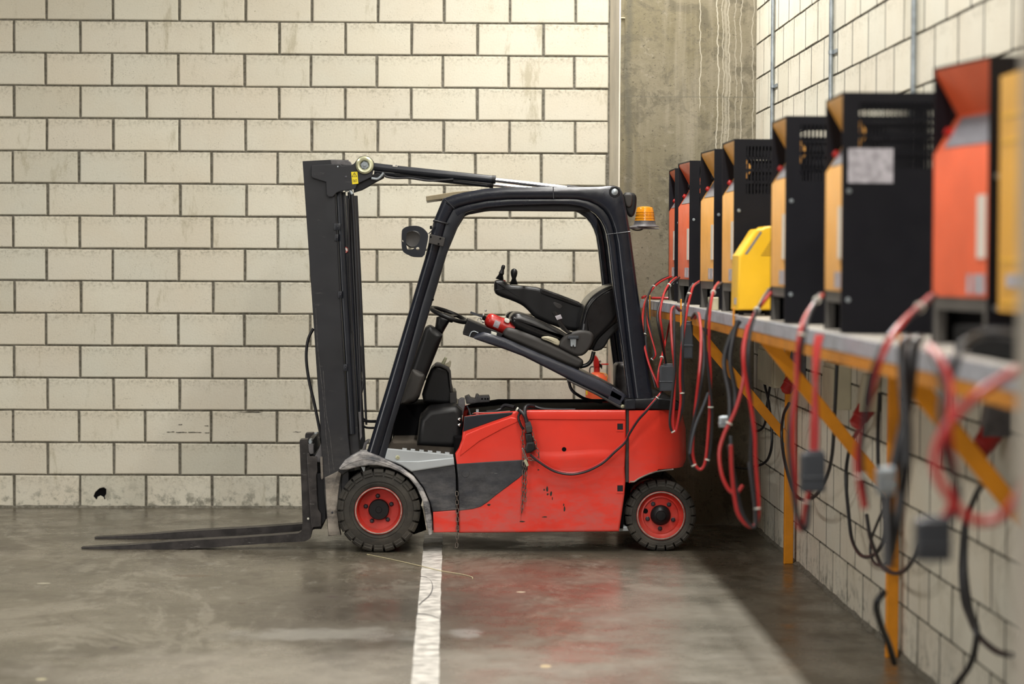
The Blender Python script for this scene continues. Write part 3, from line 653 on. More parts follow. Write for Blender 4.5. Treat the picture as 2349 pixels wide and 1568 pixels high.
MB().pp([(1152, 772), (1241, 808), (1318, 842), (1330, 846), (1320, 852), (1240, 818), (1152, 778)], YH0+.04, YH1-.08, .006, 2).build('seat_rail', 'matte', T)
MB().pp([(1169, 731), (1173, 722), (1184.8, 716.5), (1205, 720.6), (1241, 735), (1297, 762), (1310, 775), (1290, 788), (1241, 778), (1190, 757), (1172, 744)], YH0+.10, YH1-.06, .032, 5, 2).build('seat_cushion', 'vinyl', T)
MB().pp([(1158, 727), (1165, 717), (1178, 714), (1195, 717), (1200, 724), (1180, 735)], YH1-.25, YH1-.02, .02, 3, 1).build('seat_cushion', 'vinyl', T, 'far side bolster')
MB().pp([(1328, 765), (1331, 740), (1336, 715), (1343, 698), (1357, 679), (1380, 663), (1405, 652), (1424, 650), (1436, 660), (1432, 700), (1417, 738), (1392, 760), (1370, 782), (1361, 802), (1349, 804), (1338, 790)], YH0+.10, YH1-.10, .028, 5, 2).build('backrest', 'vinyl', T)
MB().tube([at(1339, 742, YH0+.098), at(1346, 716, YH0+.098), at(1358, 694, YH0+.098), at(1378, 676, YH0+.098), at(1404, 661, YH0+.098)], .0045, 8, 4).build('piping', 'vinyl', T)
MB().pp([(1366, 784), (1382, 762), (1400, 745), (1425, 735), (1430, 745), (1400, 772), (1385, 800), (1366, 806), (1358, 803)], YH0+.12, YH1-.12, .008, 3, 1).build('backrest_shell', 'plastic', T)
MB().pp([(1279, 794), (1287, 778), (1299.7, 765), (1320, 759), (1338, 756.5), (1357, 760), (1364, 773), (1357, 795), (1340, 815), (1322, 817), (1300, 806)], YH0+.055, YH0+.12, .014, 4, 1).build('recliner_cover', 'grey_plastic', T)
MB().pp([(1241, 777), (1244, 771), (1262, 771), (1284, 779), (1284, 792), (1276, 792), (1262, 784)], YH0+.055, YH0+.09, .008, 3, 1).build('recline_lever', 'box', T, 'beige lever')
MB().pp([(1303, 770), (1327, 770), (1328, 777), (1302, 777)], YH0+.035, YH0+.06, .003, 2).build('belt_buckle', 'connector', T)
MB().pp([(1308, 777), (1322, 777), (1321, 795), (1317, 795), (1315, 790), (1313, 795), (1309, 794)], YH0+.042, YH0+.050, .001, 1).build('belt_tongue', 'zinc', T)
MB().band([(1266, 717), (1271, 725), (1281, 745), (1288, 755), (1300, 764)], [(1274, 714), (1281, 722), (1291, 742), (1302, 756), (1312, 762)], YH0+.05, YH0+.075, .006, 3).build('belt_stalk', 'vinyl', T)
MB().pp([(1273, 725), (1286, 721), (1290, 730), (1278, 734)], YH0+.044, YH0+.056, .001, 1).build('belt_label', 'label', T, 'small silver label')
MB().tube([at(1362, 806, YH0+.1), at(1357, 825, YH0+.1), at(1347, 836, YH0+.1), at(1330, 841, YH0+.1)], .011, 10, 5).build('corrugated_hose', 'vinyl', T)
# armrest console (right hand side, far)
YA0, YA1 = YN+.62, YN+.78
MB().pp([(1133.7, 648), (1137, 642.5), (1150, 641.5), (1159, 645), (1166, 652.8), (1200, 655), (1238.4, 658.8), (1290, 677), (1340.6, 697), (1344, 720), (1334, 755), (1318, 762), (1266.5, 746), (1225.6, 728), (1216, 716), (1207.8, 708), (1197.5, 699.6), (1177, 690), (1144, 679), (1134, 671)], YA0, YA1, .022, 5, 1).build('armrest_console', 'plastic', T)
MB().pp([(1239, 661), (1247, 662), (1300, 682), (1338, 698), (1334, 707), (1290, 691), (1244, 675), (1240, 672)], YA0-.006, YA0+.03, .006, 3, 1).build('armrest_pad', 'vinyl', T)
MB().tube([at(1136, 665, YA0-.001), at(1160, 663, YA0-.001), at(1200, 663, YA0-.001), at(1236, 667, YA0-.001)], .0018, 5).build('console_seam', 'black', T)
MB().pp([(1266, 690), (1292, 699), (1287, 710), (1275, 706)], YA0-.002, YA0+.02, .004, 2, 1).build('console_clip', 'grey_plastic', T)
MB().lathe(at(1155, 644, (YA0+YA1)/2), (.1, 0, 1), [(.012, -.01), (.012, .002), (.008, .006), (0, .007)], 14).build('red_button', 'red_clean', T)
def lever(cx, cy, name, head, tilt):
    Yc = YA0+.05; b = Vector(at(cx, cy-1.5, Yc)); ax = Vector((tilt, 0, 1)).normalized(); s = YN/FPX
    prof = []
    for i in range(6): prof += [(.028-.003*i, .006*i), (.019-.0018*i, .006*i+.003)]
    lv = MB().lathe(b, ax, prof+[(.008, .040)], 18).build(name, 'matte', T)
    MB().lathe(b+ax*.026, ax, head, 18).build('lever_knob', 'plastic', lv)
lever(1146, 643, 'short_lever', [(.010, 0), (.015, .010), (.012, .022), (.009, .032), (.011, .042), (.010, .052), (.005, .058), (0, .059)], .28)
lever(1178.5, 654, 'tall_lever', [(.010, 0), (.012, .010), (.016, .022), (.0185, .034), (.0185, .046), (.014, .056), (.006, .061), (0, .062)], .02)
# --- steering wheel and column
sw = Vector(at(1029, 722, YN+.42)); nrm = Vector((.38, -.14, 1)).normalized(); R = 44*YN/FPX
swh = MB().torus(sw, nrm, R, .0115, 44, 10).build('steering_wheel', 'plastic', T)
MB().lathe(sw-nrm*.012, nrm, [(.0, -.02), (.035, -.018), (.038, .006), (.028, .014), (0, .016)], 20).build('wheel_hub', 'plastic', swh)
for t in (.3, 2.4, 4.5):
    a = nrm.orthogonal().normalized(); b = nrm.cross(a); e = a*math.cos(t)+b*math.sin(t); MB().obox(sw+e*.02-nrm*.006, sw+e*(R-.004), .022, .010, nrm).build('spoke', 'plastic', swh)
MB().pp([(1001, 728), (1012, 724), (1035, 731), (1021, 755), (1015, 766), (997, 757)], YN+.36, YN+.48, .03, 4).build('column_neck', 'plastic', T)
MB().pp([(940, 850), (972, 755), (980, 748), (990, 747), (1015.8, 767), (1014, 776), (984, 850), (970, 885), (960, 918), (945, 927), (918, 927), (915, 915)], YN+.28, YN+.56, .03, 4, 1).build('steering_column', 'plastic', T)
MB().pp([(943, 852), (948, 846), (972, 857), (975, 866), (960, 918), (930, 927), (916, 925)], YN+.20, YN+.34, .025, 4, 1).build('column_shroud', 'grey_plastic', T)
MB().pp([(985, 850), (998, 838), (1003, 836), (1026, 842), (1032, 850), (1037, 898), (1047, 899), (1047, 928), (1000, 926), (962, 922)], YN+.45, YF-.14, .02, 4, 1).build('side_console', 'plastic', T)
MB().band([(998, 833), (1012, 834), (1028, 841), (1034, 850), (1038, 898)], [(998, 841), (1010, 841), (1024, 848), (1029, 855), (1033, 898)], YN+.43, YN+.47, .004, 2).build('console_edge', 'grey_plastic', T)
MB().pp([(1010, 836), (1018, 822), (1021, 818), (1026, 821), (1020, 836)], YN+.5, YN+.53, .004, 2).build('parking_lever', 'brass_zinc', T)
MB().pp([(1019, 836), (1030, 830), (1032, 826), (1035, 829), (1033, 842), (1024, 840)], YN+.5, YN+.54, .004, 2).build('lever_guide', 'box', T)
MB().pp([(1032, 900), (1047, 899), (1048, 925), (1032, 924)], YN+.40, YN+.55, .004, 2).build('fuse_box', 'grey_plastic', T)
# valve block and wiring behind the seat box
vb = MB().pp([(1066, 910), (1076, 906), (1080, 912), (1090, 914), (1092, 905), (1096, 904), (1100, 908), (1122, 907), (1124, 912), (1123, 922), (1094, 924), (1085, 926), (1070, 926)], YN+.5, YN+.62, .006, 2).build('valve_block', 'dark_base', T)
for x in (1106, 1113, 1119): MB().lathe(at(x, 914.5, YN+.498), (0, 1, 0), [(0, 0), (.004, 0), (.005, .002)], 10).build('valve_port', 'matte', vb)
MB().pp([(1052, 916), (1058, 912), (1066, 913), (1067, 930), (1062, 952), (1057, 952), (1050, 930)], YN+.3, YN+.36, .006, 2).build('contactor', 'dark_base', T)
MB().tube([at(1071, 930, YN+.2), at(1076, 940, YN+.2), at(1080, 953, YN+.15)], .004, 6).build('grey_lead', 'connector', T)
MB().box(at(1092, 952, YN+.06), at(1098, 938, YN+.08)).build('metal_peg', 'zinc', T)
MB().tube([at(1084, 948, YN+.06), at(1092, 946.5, YN+.05), at(1120, 946, YN+.05), at(1170, 943, YN+.05)], .004, 6).build('chrome_edge', 'chrome', T)
for a, b, c_, r in (((1150, 935), (1160, 929), (1180, 934), .012), ((1150, 937), (1135, 942), (1115, 944), .010), ((1222, 930), (1250, 938), (1320, 940), .010)):
    MB().tube([at(*a, YN+.10), at(*b, YN+.09), at(*c_, YN+.06)], r*.8, 8).build('battery_lead', 'cab_black', T)
MB().tube([at(1304, 872, YN+.3), at(1311, 893, YN+.3), at(1325, 905, YN+.3), at(1345, 915, YN+.35), at(1380, 922, YN+.4)], .008, 8).build('seat_lead', 'cab_black', T)
MB().pp([(1411, 842), (1416, 834), (1424, 833), (1450, 833), (1450, 912), (1413, 912)], YF-.32, YF-.1, .02, 3, 1).build('rear_cover', 'dark_base', T)
# --- battery connector hanging on the door
bc = MB().tube([at(1193, 947, YN-.02), at(1189, 957, YN-.028), at(1195, 975, YN-.03), at(1201, 985, YN-.03)], .0065, 8).build('connector_handle', 'plastic', T)
MB().tube([at(1186, 938, YN-.005), at(1194, 943, YN-.025), at(1203, 952, YN-.035), at(1210, 970, YN-.035), at(1213, 985, YN-.035)], .010, 10).build('lead', 'cab_black', bc)
MB().tube([at(1225, 932, YN+.05), at(1212, 930, YN+.02), at(1204, 938, YN-.02), at(1206, 960, YN-.035), at(1213, 985, YN-.035)], .010, 10).build('lead', 'cab_black', bc)
MB().obox(at(1207, 978, YN-.035), at(1219, 974, YN-.035), .034, .040).build('plug_housing', 'connector', bc)
MB().pp([(1205, 976), (1219, 974), (1222, 991), (1208, 994)], YN-.055, YN-.012, .006, 2).build('plug_housing', 'grey_plastic', bc)
MB().pp([(1204, 994), (1220, 992), (1227, 1022), (1208, 1025)], YN-.050, YN-.012, .010, 3).build('plug_neck', 'plastic', bc)
MB().pp([(1208, 1014), (1226, 1013), (1230, 1030), (1222, 1036), (1208, 1040), (1204, 1030)], YN-.058, YN-.010, .008, 2).build('plug_tail', 'plastic', bc)
MB().lathe(at(1186, 938, YN-.02), (1, 0, -.6), [(.011, -.004), (.0115, 0), (.011, .004)], 12).build('tape_band', 'tie', bc)
# --- rear work lamp / mirror and beacon
MB().pp([(1429.6, 441), (1451, 441), (1459, 445.6), (1461.4, 456), (1459, 483), (1453, 497.6), (1442, 497), (1434, 480), (1430, 460)], YN+.10, YN+.16, .012, 4, 1).build('rear_mirror', 'plastic', T)
MB().pp([(1431, 444), (1448, 444), (1452, 450), (1450, 474), (1438, 477), (1432, 460)], YN+.09, YN+.12, .008, 3, 1).build('mirror_glass', 'grey_plastic', T)
bx = Vector(at(1479, 519, YN+.32)); s = (YN+.32)/FPX
bea = MB().lathe(bx, (0, 0, 1), [(0, -.004), (33*s, -.003), (33*s, .0), (28*s, .004), (25*s, .012), (24*s, 13*s), (0, 13*s)], 36).build('beacon_base', 'dark_base', T)
MB().lathe(bx, (0, 0, 1), [(23.5*s, 12*s), (21.5*s, 22*s), (20.8*s, 30*s), (19.5*s, 38*s), (17.5*s, 43.5*s), (10*s, 45.5*s), (0, 46*s)], 36).build('beacon_lens', 'amber', bea)
for k in (19, 27, 33): MB().torus(bx+Vector((0, 0, k*s)), (0, 0, 1), (22.6-.12*(k-19))*s, .0012, 36, 5).build('lens_rib', 'amber', bea)
MB().tube([at(1440, 519, YN+.25), at(1455, 527, YN+.3), at(1470, 527, YN+.3), at(1478, 521, YN+.32)], .004, 6).build('beacon_wire', 'cab_black', bea)
MB().pp([(1435, 520), (1460, 519), (1512, 523), (1512, 525), (1436, 524)], YN+.26, YN+.38, .002, 1).build('beacon_bracket', 'dark_base', T)
# --- headlamp bracket on the front post
YL = YN-.03
LO = [(921.4, 530), (924, 524.5), (931, 520), (943, 517.6), (957.6, 517.4), (969.6, 522), (977, 529), (983, 537), (981, 554), (977, 572), (973, 588.4), (957.6, 589), (943, 586.5), (930, 582), (922.8, 575), (920.8, 560)]
def cha(L):
    Q = []
    for i in range(len(L)):
        a, b = L[i], L[(i+1) % len(L)]; Q += [(a[0]*.75+b[0]*.25, a[1]*.75+b[1]*.25), (a[0]*.25+b[0]*.75, a[1]*.25+b[1]*.75)]
    return Q
w2 = lambda L, Y: [(at(a, b, Y)[0], at(a, b, Y)[2]) for a, b in L]
hl = MB().holes(w2(cha(LO), YL), [w2(cha([(931.5, 534), (940, 529), (957, 529), (965, 538), (964, 549), (957, 562), (951, 565), (949, 571), (941, 573), (932, 571)]), YL), w2(cha([(954, 568), (960, 566), (962.5, 570), (960, 574.5), (955, 573)]), YL), w2([(922.5, 550), (924.5, 551), (925.5, 555), (923.5, 554)], YL)], YL, YL+.006).build('headlamp_plate', 'charcoal', T)
MB().lathe(at(947, 548, YL+.012), (0, 1, 0), [(0, .006), (.030, .004), (.040, 0), (.046, .006), (.046, .03), (.03, .05), (0, .055)], 32).build('headlamp', 'grey_plastic', T)
MB().pp([(934, 583), (945, 589), (962, 590), (971, 589), (970, 580), (940, 578)], YL+.008, YL+.06, .008, 2, 1).build('lamp_yoke', 'black', T)
MB().pp([(985.7, 536), (1021, 545), (1017, 565.6), (983, 557)], YL+.0, YL+.05, .003, 2).build('lamp_clamp', 'grey_plastic', T)
for q in ((988, 543), (1010, 547), (1006, 559)): MB().lathe(at(*q, YL-.001), (0, 1, 0), [(0, -.003), (.005, -.002), (.005, .003)], 8).build('clamp_screw', 'matte', T)
MB().tube([at(983, 536, YL), at(990, 529, YL), at(995, 518, YL+.01), at(997, 508, YL+.01)], .003, 6).build('lamp_wire', 'cab_black', T)
MB().pp([(986, 518), (991, 517), (991, 525), (986, 525)], YL, YL+.02, .002, 1).build('wire_clip', 'matte', T)
MB().band([(994, 503), (1000, 504), (1028, 511)], [(993, 508), (999, 509), (1027, 515)], YN-.004, YN+.05, .003, 2).build('post_band', 'black', T)
for q in ((992.5, 690), (993, 686)): pass
MB().lathe(at(993, 687, YN+.03), (0, 1, 0), [(0, -.01), (.006, -.009), (.006, .01)], 8).build('post_stud', 'matte', T)
# --- mast
YM = YN+.07
def mast_side(dy, tagn=''):
    def ad(mb, nm, mt, lab=None):
        mb.v = [(x, y+dy, z) for x, y, z in mb.v]; return mb.build(nm, mt, T, lab)
    ad(MB().pp([(694, 369.5), (730, 367.5), (760, 366), (800, 366.5), (768, 440), (780.4, 700), (798, 992), (806, 1075), (783, 1090), (781, 1226), (753, 1229), (742.4, 1112), (733.7, 960), (716.6, 700)], YM, YM+.012, .002, 1), 'outer_mast', 'mast')
    ad(MB().pp([(694, 369.5), (702, 369), (724, 700), (741, 960), (750, 1112), (745, 1112), (733.7, 960), (716.6, 700)], YM+.012, YM+.10, .002, 1), 'mast_web', 'mast')
    ad(MB().pp([(772, 440), (792, 440), (806, 700), (821, 960), (826, 1040), (808, 1075), (798, 992), (783, 700)], YM+.035, YM+.10, .005, 2), 'inner_mast', 'mast')
    ad(MB().band([(770, 440), (783, 700), (801, 995)], [(786, 440), (799, 700), (815, 995)], YM+.015, YM+.05, .012, 4), 'mast_cylinder', 'charcoal')
    ad(MB().band([(797, 440), (811, 700), (826, 995)], [(807.5, 440), (819, 700), (831, 995)], YM+.03, YM+.07, .01, 3), 'hose_bundle', 'cab_black')
mast_side(0); mast_side(.70)
for z in (.25, .95, 1.62, 2.02):
    pass
zc = [(at(704, 385, YM)[2]), at(730, 900, YM)[2]]
MB().puff([(at(705, 372, YM)[0], at(705, 372, YM)[2]), (at(785, 369, YM)[0], at(785, 369, YM)[2]), (at(786, 395, YM)[0], at(786, 395, YM)[2]), (at(706, 398, YM)[0], at(706, 398, YM)[2])], YM+.01, YM+.70, .004, 1).build('top_crosshead', 'mast', T)
MB().puff([(at(752, 1060, YM)[0], at(752, 1060, YM)[2]), (at(800, 1056, YM)[0], at(800, 1056, YM)[2]), (at(802, 1180, YM)[0], at(802, 1180, YM)[2]), (at(757, 1185, YM)[0], at(757, 1185, YM)[2])], YM+.01, YM+.70, .004, 1).build('bottom_crosshead', 'mast', T)
MB().pp([(745, 1095), (760, 1088), (775, 1080), (783, 1086), (779, 1110), (775, 1140), (774, 1177), (777, 1205), (782, 1227), (753, 1228), (749, 1165)], YM-.012, YM+.05, .004, 2).build('mast_foot', 'dusty', T, 'dust coated foot of the mast')
MB().lathe(at(762, 1175, YM-.013), (0, 1, 0), [(0, -.002), (.006, -.001), (.006, .003)], 10).build('foot_bolt', 'bolt', T)
MB().pp([(758, 366.5), (797, 367), (804, 371), (808, 380), (760, 377)], YM-.002, YM+.09, .003, 2).build('mast_cap', 'dark_base', T)
for q, w in (((775, 520), 9), ((772.5, 545), 5), ((780.5, 676), 5), ((793, 843), 5)):
    MB().pp([(q[0]-w, q[1]-8), (q[0]+w*.7, q[1]-8), (q[0]+w*.7, q[1]+8), (q[0]-w, q[1]+8)], YM-.006, YM+.03, .002, 2).build('rail_clamp', 'charcoal', T)
    MB().lathe(at(q[0], q[1], YM-.007), (0, 1, 0), [(0, -.002), (.003, -.001), (.003, .003)], 8).build('clamp_screw', 'bolt', T)
tp = MB().pp([(714.4, 403.6), (714.6, 381), (716, 378.5), (740, 377), (781.4, 375.8), (783.3, 379.7), (804.3, 379), (812, 375), (819, 366), (834, 358), (848, 361), (857, 370), (858, 384), (853, 406), (836, 414), (819, 421.7), (816, 433), (800, 436), (790, 437), (780.4, 438.5), (772, 442), (766.5, 448.5), (762, 451.6), (753.6, 451.4), (749.6, 446), (748, 417), (717.3, 407.8)], YM-.022, YM-.004, .003, 2).build('top_bracket', 'mast', T)
MB().pp([(811, 441.8), (812, 420), (845, 404), (866, 396), (880, 402), (881, 408), (861.7, 418), (847, 427), (830, 436)], YM-.0, YM+.04, .004, 2).build('bracket_gusset', 'black', T)
rc = Vector(at(836.4, 378.7, YM-.024)); s = YM/FPX
MB().lathe(rc, (0, 1, 0), [(0, -.0), (21.6*s, 0), (21.6*s, .10)], 40).build('pivot_eye', 'black', T)
rl = MB().lathe(rc, (0, 1, 0), [(9.6*s, -.006), (12*s, -.016), (16*s, -.018), (19.6*s, -.012), (20.6*s, -.003), (20.6*s, .002), (9.6*s, .002)], 44, False).build('pivot_roller', 'brass_zinc', T, 'yellow zinc plated roller')
MB().lathe(rc, (0, 1, 0), [(0, -.008), (3.6*s, -.007), (4.2*s, -.002), (9.4*s, -.001), (9.4*s, .001)], 6).build('roller_bolt', 'zinc', rl)
stk = MB().pp([(805.5, 394), (820, 393.5), (822, 421), (808, 422.5)], YM-.0232, YM-.021, .0003, 1).build('warning_sticker', 'yellow', tp, 'yellow warning sticker with triangle and open book')
tri = lambda L, nm: MB().holes(w2(L[0], YM-.0236), [w2(l, YM-.0236) for l in L[1:]], YM-.0238, YM-.0231).build(nm, 'ink', tp)
tri([[(806.8, 405.8), (819.6, 405.2), (812.8, 394.8)], [(808.6, 404.8), (817.8, 404.4), (812.8, 396.8)]], 'triangle_symbol')
MB().holes(w2([(812.6, 398.5), (813.6, 398.5), (813.6, 403.6), (812.8, 403.6)], YM-.0236), [], YM-.0238, YM-.0231).build('exclamation_symbol', 'ink', tp)
tri([[(809.4, 411.5), (813.8, 412.6), (818.2, 411), (818.8, 416.2), (814.2, 417.4), (809.8, 416.8)], [(810.2, 412.6), (813.3, 413.4), (813.6, 416.4), (810.6, 416)], [(814.5, 413.4), (817.6, 412.2), (818, 415.5), (814.7, 416.5)]], 'book_symbol')
MB().lathe(at(775, 382, YM-.024), (0, 1, 0), [(0, -.002), (.004, -.001), (.004, .003)], 10).build('plate_rivet', 'zinc', tp)
MB().lathe(at(793.5, 405.5, YM-.024), (0, 1, 0), [(0, -.003), (.006, -.001), (.006, .003)], 10).build('plate_rivet', 'bolt', tp)
rd = Vector(at(791.5, 573, YM+.028)); MB().lathe(rd, (0, 1, 0), [(0, -.0005), (.0165, -.0005), (.0165, .002)], 24).build('round_sticker', 'white', T, 'round white and red prohibition sticker')
MB().torus(rd+Vector((0, -.001, 0)), (0, 1, 0), .0150, .0018, 24, 5).build('sticker_ring', 'red_clean', T)
MB().obox(rd+Vector((-.010, -.001, .010)), rd+Vector((.010, -.001, -.010)), .002, .003).build('sticker_bar', 'red_clean', T)
# elbows, hoses
def elbow(p, q, r_, Y, nm='hose_elbow'): MB().tube([at(*p, Y), at((p[0]+q[0])/2+2, min(p[1], q[1])-2, Y), at(*q, Y)], .009, 10, 5).build(nm, 'zinc', T)
elbow((791, 437), (808, 445), 1, YM-.005); MB().tube([at(808, 444, YM), at(813, 520, YM+.01), at(818, 640, YM+.02), at(826, 850, YM+.03), at(829, 1000, YM+.03)], .009, 10, 3).build('mast_hose', 'cab_black', T)
MB().tube([at(798, 455, YM+.01), at(802, 620, YM+.02), at(808, 760, YM+.02)], .005, 8, 3).build('mast_hose', 'cab_black', T)
MB().tube([at(852, 409, YM-.01), at(866, 410, YM-.01), at(876, 402, YM-.01), at(880, 396, YM-.01)], .0075, 10, 5).build('hose_elbow', 'zinc', T)
MB().tube([at(880, 397, YM-.01), at(884, 404, YM-.01), at(905, 408, YM), at(940, 408, YM), at(985, 414, YM), at(1040, 411, YM)], .006, 8, 4).build('cylinder_hose', 'cab_black', T)
MB().tube([at(719, 753, YM+.2), at(707, 778, YM+.2), at(702.5, 818, YM+.2), at(708.4, 870, YM+.2), at(721.4, 926.5, YM+.2), at(735.5, 997, YM+.2), at(742, 1040, YM+.2)], .008, 10, 5).build('carriage_hose', 'cab_black', T)
for y0, y1 in ((954, 964), (962, 966), (972, 980)): MB().tube([at(828, y0, YM+.1), at(840, y1, YM+.12), at(862, y1+1, YM+.2), at(885, y1+1, YM+.25)], .006, 8, 4).build('body_hose', 'cab_black', T)
MB().tube([at(828, 794, YM+.03), at(831, 830, YM+.03), at(834, 870, YM+.03), at(829, 900, YM+.03)], .007, 8, 4).build('body_hose', 'cab_black', T)
MB().pp([(822, 945), (828, 944), (831, 1000), (826, 1010)], YM+.01, YM+.04, .003, 2).build('hose_manifold', 'dark_base', T)
MB().pp([(833, 1020), (838, 1012), (847, 1010), (846, 1016), (840, 1019), (836, 1040), (830, 1040)], YM+.05, YM+.2, .004, 2, 1).build('tow_lug', 'dark_base', T)
# tilt cylinders
for dy in (0, .72):
    Yc = YM+.012+dy
    def c2(x, y): p = at(x, y, YM+.012); return (p[0], Yc, p[2])
    MB().tube([c2(848, 381), c2(880, 385), c2(920, 389.5), c2(1134, 412)], .0205, 20, 1).build('tilt_cylinder', 'charcoal', T)
    MB().tube([c2(1128, 411.4), c2(1137, 412.3)], .0225, 20, 1).build('cylinder_gland', 'black', T)
    MB().tube([c2(1134, 412), c2(1308, 432)], .0120, 16, 1).build('cylinder_rod', 'chrome', T)
    MB().tube([c2(1300, 431), c2(1345, 437)], .018, 12, 1).build('rod_end', 'black', T)
MB().lathe(at(909, 380, YM-.012), (0, 0, 1), [(.0, 0), (.004, 0), (.004, .004)], 8).build('grease_nipple', 'zinc', T)
MB().pp([(901, 377.5), (912, 378.8), (911.5, 383), (900.5, 381.5)], YM-.0095, YM-.007, .0005, 1).build('cylinder_label', 'white', T, 'small white label')
MB().tube([at(905, 402, YM+.02), at(930, 404, YM+.02), at(1000, 411, YM+.02), at(1118, 425, YM+.02)], .010, 8, 1).build('cylinder_guard', 'black', T)
# --- carriage and forks
YC = YM+.02
MB().pp([(703, 1041), (706, 1038), (709, 1039), (710.5, 1046), (726.4, 1047), (728.5, 1079.5), (725.6, 1089.5), (727, 1129), (729.8, 1167.4), (736.4, 1177), (737, 1207), (719, 1209), (715.7, 1214), (713, 1204)], YC-.02, YC+.02, .003, 2).build('carriage_plate', 'fork', T)
cp = MB().pp([(706, 1010), (718, 1008), (722, 1040), (746, 1048), (748, 1160), (742, 1200), (737, 1213), (716, 1213), (712, 1100)], YC+.03, YC+.64, .006, 2).build('carriage', 'black', T)
MB().pp([(722, 1046), (731, 1030), (736, 1016), (741, 1030), (742, 1060), (726, 1060)], YC+.0, YC+.05, .004, 2).build('carriage_stop', 'dark_base', T)
MB().pp([(734, 1047), (739.5, 1047), (741.5, 1096), (738.5, 1100), (736, 1096)], YC-.03, YC-.01, .002, 2).build('wear_strip', 'dusty', T)
MB().pp([(726, 1085), (745, 1085), (748, 1190), (737, 1205), (736, 1177), (729, 1166)], YC-.005, YC+.03, .003, 2).build('carriage_roller_plate', 'black', T)
FOo = [(184.5, 1256), (209, 1254.6), (300, 1249.5), (404, 1241), (480, 1236.5), (546, 1233), (620, 1228), (672, 1223.8), (684, 1222.5), (690, 1219), (693, 1212), (694, 1195), (691, 1110), (687, 1013), (688.5, 1008)]
FIi = [(185.6, 1261.8), (209, 1262.2), (300, 1262.3), (404, 1260.5), (480, 1256), (546, 1250.5), (625, 1245), (685, 1242), (700, 1241), (711, 1235), (715.5, 1218), (714.5, 1200), (710.5, 1110), (706.5, 1013), (705.5, 1007)]
def fork(Y, w=.10):
    rings = []
    for i, ((a, b), (c_, d_)) in enumerate(zip(FOo, FIi)):
        p, q = at(a, b, YC), at(c_, d_, YC); ww = w*(.62+.38*min(1, i/3)); yc = Y+w/2
        rings.append([(p[0], yc-ww/2, max(p[2], .004)), (p[0], yc+ww/2, max(p[2], .004)), (q[0], yc+ww/2, max(q[2], .0012)), (q[0], yc-ww/2, max(q[2], .0012))])
    f = MB().rings(rings).build('fork', 'fork', T)
    dy = Y-YC
    for nm, L, mt in (('fork_hook', [(706.5, 1018), (712, 1016), (719, 1019), (719, 1040), (712, 1042), (708, 1036)], 'dark_base'), ('fork_pin', [(707, 1013), (709, 1008), (714, 1008), (716, 1013), (714, 1018), (709, 1018)], 'zinc')):
        m_ = MB().pp(L, YC, YC+w, .002, 1); m_.v = [(x, y+dy, z) for x, y, z in m_.v]; m_.build(nm, mt, f)
    m_ = MB().lathe(at(707, 1189, YC-.001), (0, 1, 0), [(0, -.006), (.006, -.004), (.006, .003)], 8); m_.v = [(x, y+dy, z) for x, y, z in m_.v]; m_.build('fork_bolt', 'tie', f)
fork(YC+.0); fork(YC+.46)

# --- chains and padlock on the truck
s = YN/FPX
def link_mesh(nm, L=.0265, Wd=.0135, r=.0018, mat='chain'):
    m = MB(); a = (L-Wd)/2; pts = []
    for i in range(16):
        t = 2*math.pi*i/16; pts.append((Wd/2*math.cos(t), 0, Wd/2*math.sin(t)+(a if math.sin(t) > 0 else -a)))
    rings = []
    for i, p in enumerate(pts):
        p = Vector(p); tn = (Vector(pts[(i+1) % 16])-Vector(pts[i-1])).normalized(); n_ = tn.cross(Vector((0, 1, 0))).normalized()
        rings.append([p+(n_*math.cos(2*math.pi*k/6)+Vector((0, 1, 0))*math.sin(2*math.pi*k/6))*r for k in range(6)])
    return m.rings(rings, loop=True).mesh(nm, mat)
LM = link_mesh('link')
def chain(pxs, Y, label, group=None, pitch=.0222):
    P = spline([at(a, b, Y+(0 if len(q) == 0 else q[0])) for a, b, *q in pxs], 8); root = thing('chain', label, 'chain', (P[-1].x, P[-1].y, P[-1].z), 0, group)
    acc = 0; k = 0; last = P[0]; org = P[-1]
    def put(p, d):
        nonlocal k
        q = Vector((0, 0, 1)).rotation_difference(d); e = (q.to_matrix() @ Matrix.Rotation(math.radians(90*(k % 2)+12), 3, 'Z')).to_euler()
        kid('link', LM, root, p-org, e); k += 1
    put(P[0], (P[1]-P[0]).normalized())
    for i in range(len(P)-1):
        seg = P[i+1]-P[i]; L = seg.length; d = 0
        while acc+(L-d) >= pitch: d += pitch-acc; acc = 0; put(P[i]+seg*(d/L), seg.normalized())
        acc += L-d
    return root
chain([(1048, 1132), (1049, 1180), (1049, 1225), (1047.5, 1252)], YN-.012, 'thin steel chain hanging in the door gap down to the floor')
chain([(1201, 985), (1198, 1000), (1201, 1030), (1201, 1080), (1199, 1140), (1197, 1176)], YN-.020, 'long grey chain hanging below the padlock on the red door')
chain([(1221, 996), (1226, 1010), (1232, 1030), (1236, 1046), (1228, 1056), (1214, 1052), (1207, 1060), (1206, 1100), (1205, 1150)], YN-.034, 'grey chain looping around the black battery plug of the forklift')
pk = thing('padlock', 'small brass padlock hanging on the chains of the red door', 'padlock', at(1209, 1068, YN-.05))
MB().obox(at(1204, 1054, YN-.05), at(1210.5, 1068, YN-.05), .012, .014).build('lock_body', 'brass_zinc', pk)
MB().tube([at(1206, 1053, YN-.05), at(1199, 1034, YN-.05), at(1198, 1028, YN-.05), at(1201, 1030, YN-.05), at(1209, 1053, YN-.05)], .0028, 8, 4).build('shackle', 'chrome', pk)
